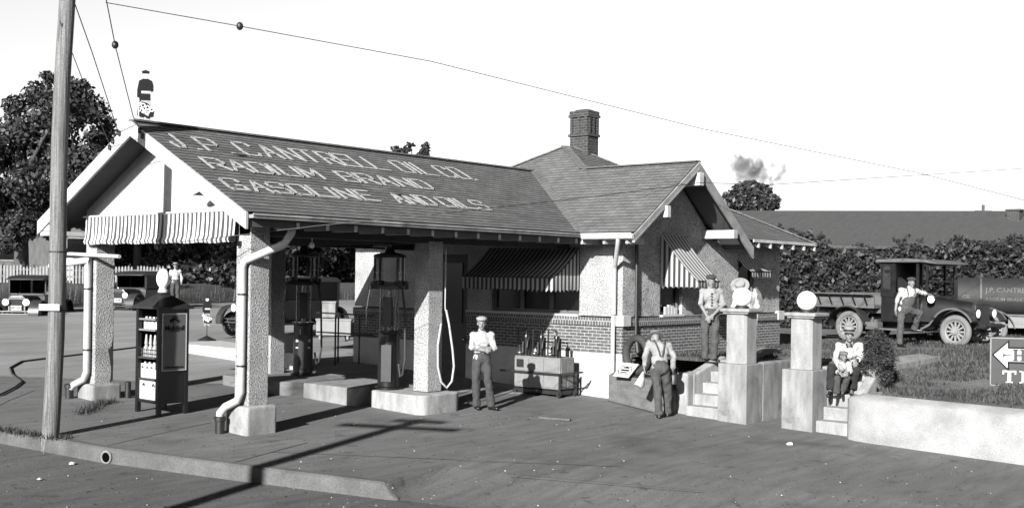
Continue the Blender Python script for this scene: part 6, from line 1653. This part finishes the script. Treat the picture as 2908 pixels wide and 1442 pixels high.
def person(loc, rz, label, J, cl):
    """J: joints; cl: clothing. The body is one fused skin, the clothes are its children."""
    J = dict(J)
    if J['shL'][2] > 1.2:
        for k in ('shL', 'shR'): J[k] = tuple(V(J[k]) - V((0, 0, .018)))
    g_ = lambda k: V(J[k]); s = cl.get('s', 1.0)
    pel, wai, che, nek, hed = (g_(k) for k in ('pelvis', 'waist', 'chest', 'neck', 'head'))
    face = V(J.get('face', (0, -1, 0))); up = V(J.get('up', (0, 0, 1)))
    sh = (V(J['shR']) - V(J['shL'])).normalized(); sh_w = (V(J['shR']) - V(J['shL'])).length
    tors = (che - pel).normalized(); fwd_ = tors.cross(sh)          # points out of the back or the chest
    TM = Matrix((sh, tors.cross(sh), tors)).transposed(); fat = cl.get('fat', 1.0)
    def torso(m, grow):
        m.ball(che, (sh_w*.43+grow, (.118*s+grow)*fat**.5, .165*s+grow), 20, 12, TM); m.ball(wai, (.135*s*fat+grow, .105*s*fat+grow, .15*s), 20, 12, TM); m.ball(pel, (.155*s*fat**.5+grow, .112*s*fat**.5+grow, .12*s), 20, 12, TM)
        m.cap(che, pel, .11*s*fat+grow*.5, .115*s*fat+grow*.5, 16)
        for k in ('L', 'R'): m.cap(che + tors*.05, g_('sh'+k), .075*s+grow*.6, .062*s+grow*.6, 12)
    b = MB(); torso(b, 0); b.cap(che + tors*.1, nek, .07*s, .056*s, 12); b.cap(nek, hed - up*.06*s, .054*s, .052*s, 12); headm(b, hed, face, up, s)
    for k in ('L', 'R'):
        limb(b, [g_('sh'+k), g_('el'+k), g_('wr'+k)], [.052*s, .041*s, .028*s])
        limb(b, [g_('hip'+k), g_('kn'+k), g_('an'+k)], [.082*s, .056*s, .038*s])
        hd_ = J.get('hand'+k)
        if hd_: hand(b, g_('wr'+k), hd_[0], hd_[1], hd_[2] if len(hd_) > 2 else .5, hd_[3] if len(hd_) > 3 else 1, s)
        t = V(J['toe'+k]); b.cap(g_('an'+k) - V((0, 0, .03)), t, .036*s, .03*s, 10)
    body = put(fuse(b, .0085*max(.8, s), 2), 'person', cl.get('skin', K['skin'])); body.location = loc; body.rotation_euler = (0, 0, rz)
    face_parts(body, hed, face, up, s)
    # shirt
    m = MB(); torso(m, .014)
    m.cap(che + tors*.1, nek - tors*.01, .085*s, .066*s, 12)
    sl = cl.get('sleeve', .9)
    for k in ('L', 'R'):
        a, e, w = g_('sh'+k), g_('el'+k), g_('wr'+k)
        pts = [a, e]; rs = [.058*s, .054*s]
        if sl > 1: pts.append(e.lerp(w, sl-1)); rs.append(.046*s)
        else: pts[1] = a.lerp(e, sl)
        limb(m, pts, rs); q = pts[-1]; dq = (pts[-1]-pts[-2]).normalized(); m.tube([q-dq*.04, q+dq*.022], [rs[-1]*1.12, rs[-1]*1.16], 14)
    put(fuse(m, .012, 3, .015, 7.5, sh_w*10), 'shirt', cl['shirt'], body)
    if not cl.get('fat') and s == 1.0:
        m = MB(); m.lathe([(.125*s, -.018), (.13*s, -.016), (.13*s, .016), (.125*s, .018)], (0, 0, 0), 22, TM @ Matrix.Diagonal((1.17, .92, 1))); m.v = [tuple(V(q) + pel + tors*.085) for q in m.v]; m.build('belt', K['band'], body, smooth=40)
    # trousers
    m = MB(); m.ball(pel, (.168*s*fat**.5, .130*s*fat**.5, .135*s), 20, 12, TM); m.cap(pel, pel + tors*.09, .135*s*fat, .132*s*fat, 16)
    for k in ('L', 'R'):
        h, kn, an = g_('hip'+k), g_('kn'+k), g_('an'+k); e = kn.lerp(an, cl.get('hem', .97))
        limb(m, [h, kn, e], [.104*s, .082*s, .072*s]); q = (e-kn).normalized(); m.tube([e-q*.05, e+q*.035], [.078*s, .084*s], 14)
    tr = put(fuse(m, .012, 3, .016, 6.0, 3.3), 'trousers', cl['trousers'], body)
    # shoes
    for k in ('L', 'R'):
        m = MB(); a = g_('an'+k); t = V(J['toe'+k]); d = (t-a); d.z = 0; d.normalize(); z0 = t.z - .035*s
        m.cap(V((a.x, a.y, z0+.045*s)) - d*.02, V((t.x, t.y, z0+.034*s)), .045*s, .036*s, 12); m.cap(V((a.x, a.y, z0+.05*s)), a, .045*s, .046*s, 12); m.ball(V((a.x, a.y, z0+.02)) - d*.03, (.04*s, .04*s, .025), 10, 6)
        put(fuse(m, .010, 2), 'shoe', cl.get('shoe', K['shoe']), body)
    bib = cl.get('bib')
    if bib:
        fr_ = V((0, -1, 0)); out_ = TM @ V((0, 1, 0)); out_ = out_ if out_.dot(fr_) > 0 else -out_
        m = MB()
        if bib == 'front':
            q = wai + tors*.02 + out_*(.035*fat); m.ball(q, (.135*fat*s, .098*fat*s, .22*s), 18, 12, TM); m.ball(che - tors*.03 + out_*.045, (.115*s, .092*s, .12*s), 16, 10, TM)
            put(fuse(m, .012, 3, .006, 6, 1.1), 'bib', cl['trousers'], body)
        m = MB()
        for k in ('L', 'R'):
            a = g_('sh'+k).lerp(che + tors*.1, .45) + tors*.075
            lo = (che + out_*.14 - tors*.02 + sh*(.07 if k == 'R' else -.07)) if bib == 'front' else (pel + tors*.16 + out_*.150 + sh*(.015 if k == 'R' else -.015))
            md = (a + lo)/2 + out_*.06 if bib == 'back' else (a+lo)/2 + out_*.05
            m.tube([a + out_*.0, a + out_*.06, md, lo], .016, 6)
        m.build('suspenders', cl['trousers'], body, smooth=60)
    hat = cl.get('hat')
    if hat == 'cap': flat_cap(body, hed, face, up, cl['hatmat'], s)
    if hat == 'straw': straw_hat(body, hed, face, up, *cl.get('hatdim', ()))
    return tag(body, label, 'person'), J
def stand(**k):
    J = dict(pelvis=(0, 0, .96), waist=(0, 0, 1.10), chest=(0, .0, 1.30), neck=(0, .0, 1.50), head=(0, -.02, 1.63), shL=(-.175, 0, 1.43), shR=(.175, 0, 1.43),
             elL=(-.25, .03, 1.14), elR=(.25, .03, 1.14), wrL=(-.24, -.04, .90), wrR=(.24, -.04, .90), hipL=(-.09, 0, .92), hipR=(.09, 0, .92),
             knL=(-.10, -.02, .50), knR=(.10, -.02, .50), anL=(-.11, .02, .085), anR=(.11, .02, .085), toeL=(-.13, -.14, .035), toeR=(.13, -.14, .035))
    J.update(k); return J
# arms-crossed man
P = ong(1366, 1163)
person((P.x, P.y, gz(P.x, P.y)+.008), FACE, 'young man in light checked cap standing with folded arms by the middle column',
    stand(pelvis=(.0, 0, .98), waist=(-.01, 0, 1.12), chest=(.0, 0, 1.31), neck=(-.01, -.01, 1.50), head=(-.01, -.03, 1.63), face=(.05, -1, -.02), shL=(-.17, 0, 1.42), shR=(.18, 0, 1.42),
    elL=(-.19, -.06, 1.16), elR=(.23, -.06, 1.15), wrL=(.05, -.20, 1.13), wrR=(-.03, -.17, 1.19), handL=((.9, .1, .05), (0, -1, .2), .5, 1), handR=((-.9, .15, .1), (0, -1, .3), .6, -1),
    hipL=(-.08, 0, .93), hipR=(.09, 0, .93), knL=(-.10, -.02, .52), knR=(.13, -.05, .52), anL=(-.09, .02, .085), anR=(.19, -.02, .085), toeL=(-.05, -.14, .035), toeR=(.30, -.13, .035)),
    dict(shirt=K['shirt'], trousers=K['trouser'], hat='cap', hatmat=K['cap_light'], sleeve=.95))
# man in dark cap at the top of the steps
P = at(2016, 1027, 22.4)
person((P.x, P.y, P.z), FACE, 'man in dark flat cap and buttoned work shirt standing with clasped hands above the steps',
    stand(chest=(.02, 0, 1.30), waist=(.02, -.01, 1.10), neck=(.0, -.01, 1.49), head=(-.01, -.04, 1.61), face=(.1, -1, -.05), shL=(-.165, 0, 1.42), shR=(.19, 0, 1.42),
    elL=(-.21, -.03, 1.15), elR=(.24, -.04, 1.14), wrL=(-.10, -.17, .92), wrR=(.02, -.18, .94), handL=((.25, -.2, -.95), (-.5, -.8, 0), .4, 1), handR=((-.6, -.1, -.6), (.3, -.9, .2), .5, -1),
    knL=(-.11, -.02, .50), knR=(.09, -.04, .49), anL=(-.09, .02, .085), anR=(.07, .0, .085), toeL=(-.14, -.13, .035), toeR=(.14, -.14, .035)),
    dict(shirt=K['shirt_grey'], trousers=K['denim'], hat='cap', hatmat=K['cap_dark'], sleeve=.95))
o = [q for q in bpy.data.objects if q.name.startswith('person')][-1]
m = MB()
for k in range(5): m.bx(-.02, .012, -.155, -.135, 1.12+.058*k, 1.145+.058*k)
m.build('shirt_buttons', K['band'], o)
# straw-hatted man behind the gate pillar
P = at(2118, 1032, 22.7)
person((P.x, P.y, P.z), FACE, 'man in wide straw hat and white shirt leaning his head down behind the globe lamp',
    stand(pelvis=(.03, 0, .95), waist=(.02, 0, 1.10), chest=(-.02, -.05, 1.32), neck=(-.10, -.10, 1.46), head=(-.17, -.16, 1.55), face=(-.25, -.65, -.85), up=(-.25, -.8, .55), shL=(-.22, -.06, 1.38), shR=(.15, -.04, 1.41),
    elL=(-.30, -.16, 1.13), elR=(.22, -.02, 1.12), wrL=(-.16, -.34, 1.02), wrR=(.19, -.08, .88), handL=((.5, -.8, .1), (-.3, -.2, 1), .6, 1), handR=((-.05, -.1, -1), (1, 0, 0), .5, -1), hipL=(-.07, 0, .92), hipR=(.12, 0, .92), knL=(-.03, -.02, .5), knR=(.13, -.02, .5), anL=(-.02, .0, .085), anR=(.13, .02, .085), toeL=(-.03, -.15, .035), toeR=(.22, -.12, .035)),
    dict(shirt=K['shirt'], trousers=K['trouser_black'], hat='straw', hatdim=(.185, .10, .09, K['straw']), sleeve=.9))
# stooping man seen from behind
P = ong(1870, 1187)
person((P.x, P.y, gz(P.x, P.y)+.008), FACE, 'stooping man in overalls seen from behind, carrying a dark can by the tyre',
    stand(pelvis=(.02, -.03, .93), waist=(.01, .03, 1.06), chest=(.03, .15, 1.24), neck=(.0, .28, 1.38), head=(-.03, .38, 1.45), face=(-.1, .8, -.6), up=(0, .6, .8), shL=(.20, .18, 1.35), shR=(-.17, .18, 1.38),
    elL=(.29, .10, 1.13), elR=(-.25, .10, 1.16), wrL=(.27, .18, .86), wrR=(-.26, .16, .92), handL=((.0, .15, -1), (1, .2, 0), .9, 1), handR=((.1, .3, -1), (-1, 0, 0), .7, -1), hipL=(.11, .0, .89), hipR=(-.07, 0, .89),
    knL=(.19, .16, .48), knR=(-.02, .0, .48), anL=(.20, .20, .085), anR=(.0, -.06, .085), toeL=(.24, .36, .035), toeR=(-.01, .10, .035)),
    dict(shirt=K['shirt_grey'], trousers=K['denim'], sleeve=1.75, bib='back', hat='straw', hatdim=(.15, .095, .10, K['band']), fat=1.08))
oB = [q for q in bpy.data.objects if q.name.startswith('person')][-1]
for c in oB.children:
    if c.name.startswith('straw_hat'): c.data.materials.clear(); c.data.materials.append(mat('soft_felt_hat', .22, .9)); c.name = 'felt_hat'
P = oB.matrix_basis @ V((.30, .20, .62)); m = MB(); m.lathe([(.10, 0), (.10, .16), (.07, .20), (.03, .23), (.03, .26)], P, 16); m.tube([P + V((-.06, 0, .17)), P + V((-.03, 0, .28)), P + V((.04, 0, .28)), P + V((.07, 0, .17))], .01, 6)
m.tube([P+V((.05, 0, .08)), P+V((.22, .05, .30))], [.025, .012], 8); tag(m.build('watering_can', K['iron'], smooth=50), 'dark spouted can carried by the stooping man', 'can')
P = oB.matrix_basis @ V((-.27, .20, .80)); m = MB(); m.tube([P+V((0, 0, .04)), P+V((-.03, .02, -.08)), P+V((-.06, .05, -.20)), P+V((-.03, .02, -.28))], [.02, .06, .10, .03], 10); tag(m.build('cloth', K['shirt'], smooth=60), 'pale cloth hanging from the left hand of the stooping man', 'cloth')
# seated man and child
P = at(2398, 1130, 20.35)
px, py = P.x, P.y; zs = .50
base = V((px, py, 0))
def at_step(u, v, d):          # photo position at distance d, in this group's local frame
    w = at(u, v, d) - base; return V((w.dot(RGT), w.dot(FWD), w.z))
A_ = at_step
man = dict(pelvis=A_(2412, 1052, 20.95), waist=A_(2412, 1035, 20.9), chest=A_(2411, 1003, 20.8), neck=A_(2411, 972, 20.72), head=A_(2411, 950, 20.65), face=(-.05, -1, -.08), up=(0, -.05, 1),
    shL=A_(2383, 981, 20.8), shR=A_(2441, 981, 20.8), elL=A_(2371, 1020, 20.7), elR=A_(2447, 1020, 20.7), wrL=A_(2383, 1035, 20.35), wrR=A_(2427, 1022, 20.35), handL=((.3, -.5, -.6), (-.5, -.6, .4), .6, 1), handR=((.1, -.3, -1), (.2, -1, .2), .4, -1),
    hipL=A_(2399, 1056, 20.9), hipR=A_(2424, 1056, 20.9), knL=A_(2361, 1046, 20.28), knR=A_(2430, 1050, 20.35), anL=A_(2358, 1112, 20.30), anR=A_(2418, 1108, 20.42), toeL=A_(2352, 1123, 20.05), toeR=A_(2420, 1124, 20.1))
person((px, py, 0), FACE, 'seated man in boater hat, white shirt and bow tie on the steps beside the shrub', man, dict(shirt=K['shirt'], trousers=K['trouser_black'], hat='straw', hatdim=(.165, .095, .10, K['band']), sleeve=1.5, hem=.80, shoe=K['shoe']))
oM = [q for q in bpy.data.objects if q.name.startswith('person')][-1]
bt = A_(2411, 978, 20.58); m = MB()
for k in (-1, 1): m.prism([tuple(bt), tuple(bt+V((.055*k, 0, .03))), tuple(bt+V((.055*k, 0, -.03)))], (0, .015, 0))
m.ball(bt, (.012, .012, .014), 8, 6); m.build('bow_tie', K['band'], oM)
kid = dict(pelvis=A_(2393, 1074, 20.5), waist=A_(2393, 1062, 20.48), chest=A_(2394, 1045, 20.42), neck=A_(2395, 1028, 20.38), head=A_(2396, 1012, 20.34), face=(.05, -1, -.12), up=(0, -.1, 1),
    shL=A_(2380, 1033, 20.42), shR=A_(2410, 1033, 20.42), elL=A_(2375, 1055, 20.32), elR=A_(2417, 1055, 20.32), wrL=A_(2384, 1059, 20.12), wrR=A_(2406, 1058, 20.12), handL=((.7, -.4, -.3), (0, -.3, 1), .8, 1), handR=((-.7, -.4, -.3), (0, -.3, 1), .8, -1),
    hipL=A_(2386, 1076, 20.45), hipR=A_(2402, 1076, 20.45), knL=A_(2378, 1073, 20.13), knR=A_(2407, 1072, 20.15), anL=A_(2375, 1115, 20.10), anR=A_(2393, 1110, 20.2), toeL=A_(2369, 1127, 19.95), toeR=A_(2391, 1122, 20.0))
person((px, py, 0), FACE, 'small child in cloth cap sitting between the knees of the man in the boater', kid, dict(shirt=K['shirt'], trousers=K['trouser'], hat='cap', hatmat=mat('grey_cloth_cap', .20, .95), sleeve=1.4, hem=.9, s=.74))
# man by the truck
P = at(2571, 984, 28.1)
person((P.x, P.y, P.z), FACE, 'stout man in bib overalls with one foot on the running board of the flatbed truck',
    stand(pelvis=(-.02, 0, .95), waist=(.03, -.01, 1.10), chest=(.07, 0, 1.30), neck=(.09, -.01, 1.49), head=(.12, -.03, 1.61), face=(.1, -1, 0), shL=(-.12, .0, 1.43), shR=(.27, .03, 1.42),
    elL=(-.23, .0, 1.14), elR=(.50, .12, 1.34), wrL=(-.28, -.06, .90), wrR=(.72, .26, 1.30), handL=((-.05, -.2, -1), (-1, 0, .1), .5, -1), handR=((.8, .3, -.3), (.2, -.3, 1), .5, 1),
    hipL=(-.10, 0, .92), hipR=(.09, 0, .92), knL=(-.13, -.01, .50), knR=(.36, .02, .84), anL=(-.14, .02, .085), anR=(.31, .24, .45), toeL=(-.06, -.13, .035), toeR=(.46, .16, .40)),
    dict(shirt=K['shirt'], trousers=K['denim'], hat='cap', hatmat=K['cap_dark'], sleeve=1.1, bib='front', fat=1.22))
# far figure in white by the parked car
P = at(497, 868, 46)
person((P.x, P.y, P.z), FACE + R(15), 'distant person in white shirt and hat beyond the oil cabinet globe',
    stand(), dict(shirt=K['shirt'], trousers=K['trouser'], hat='straw', hatdim=(.16, .1, .09, K['band']), sleeve=1.6))
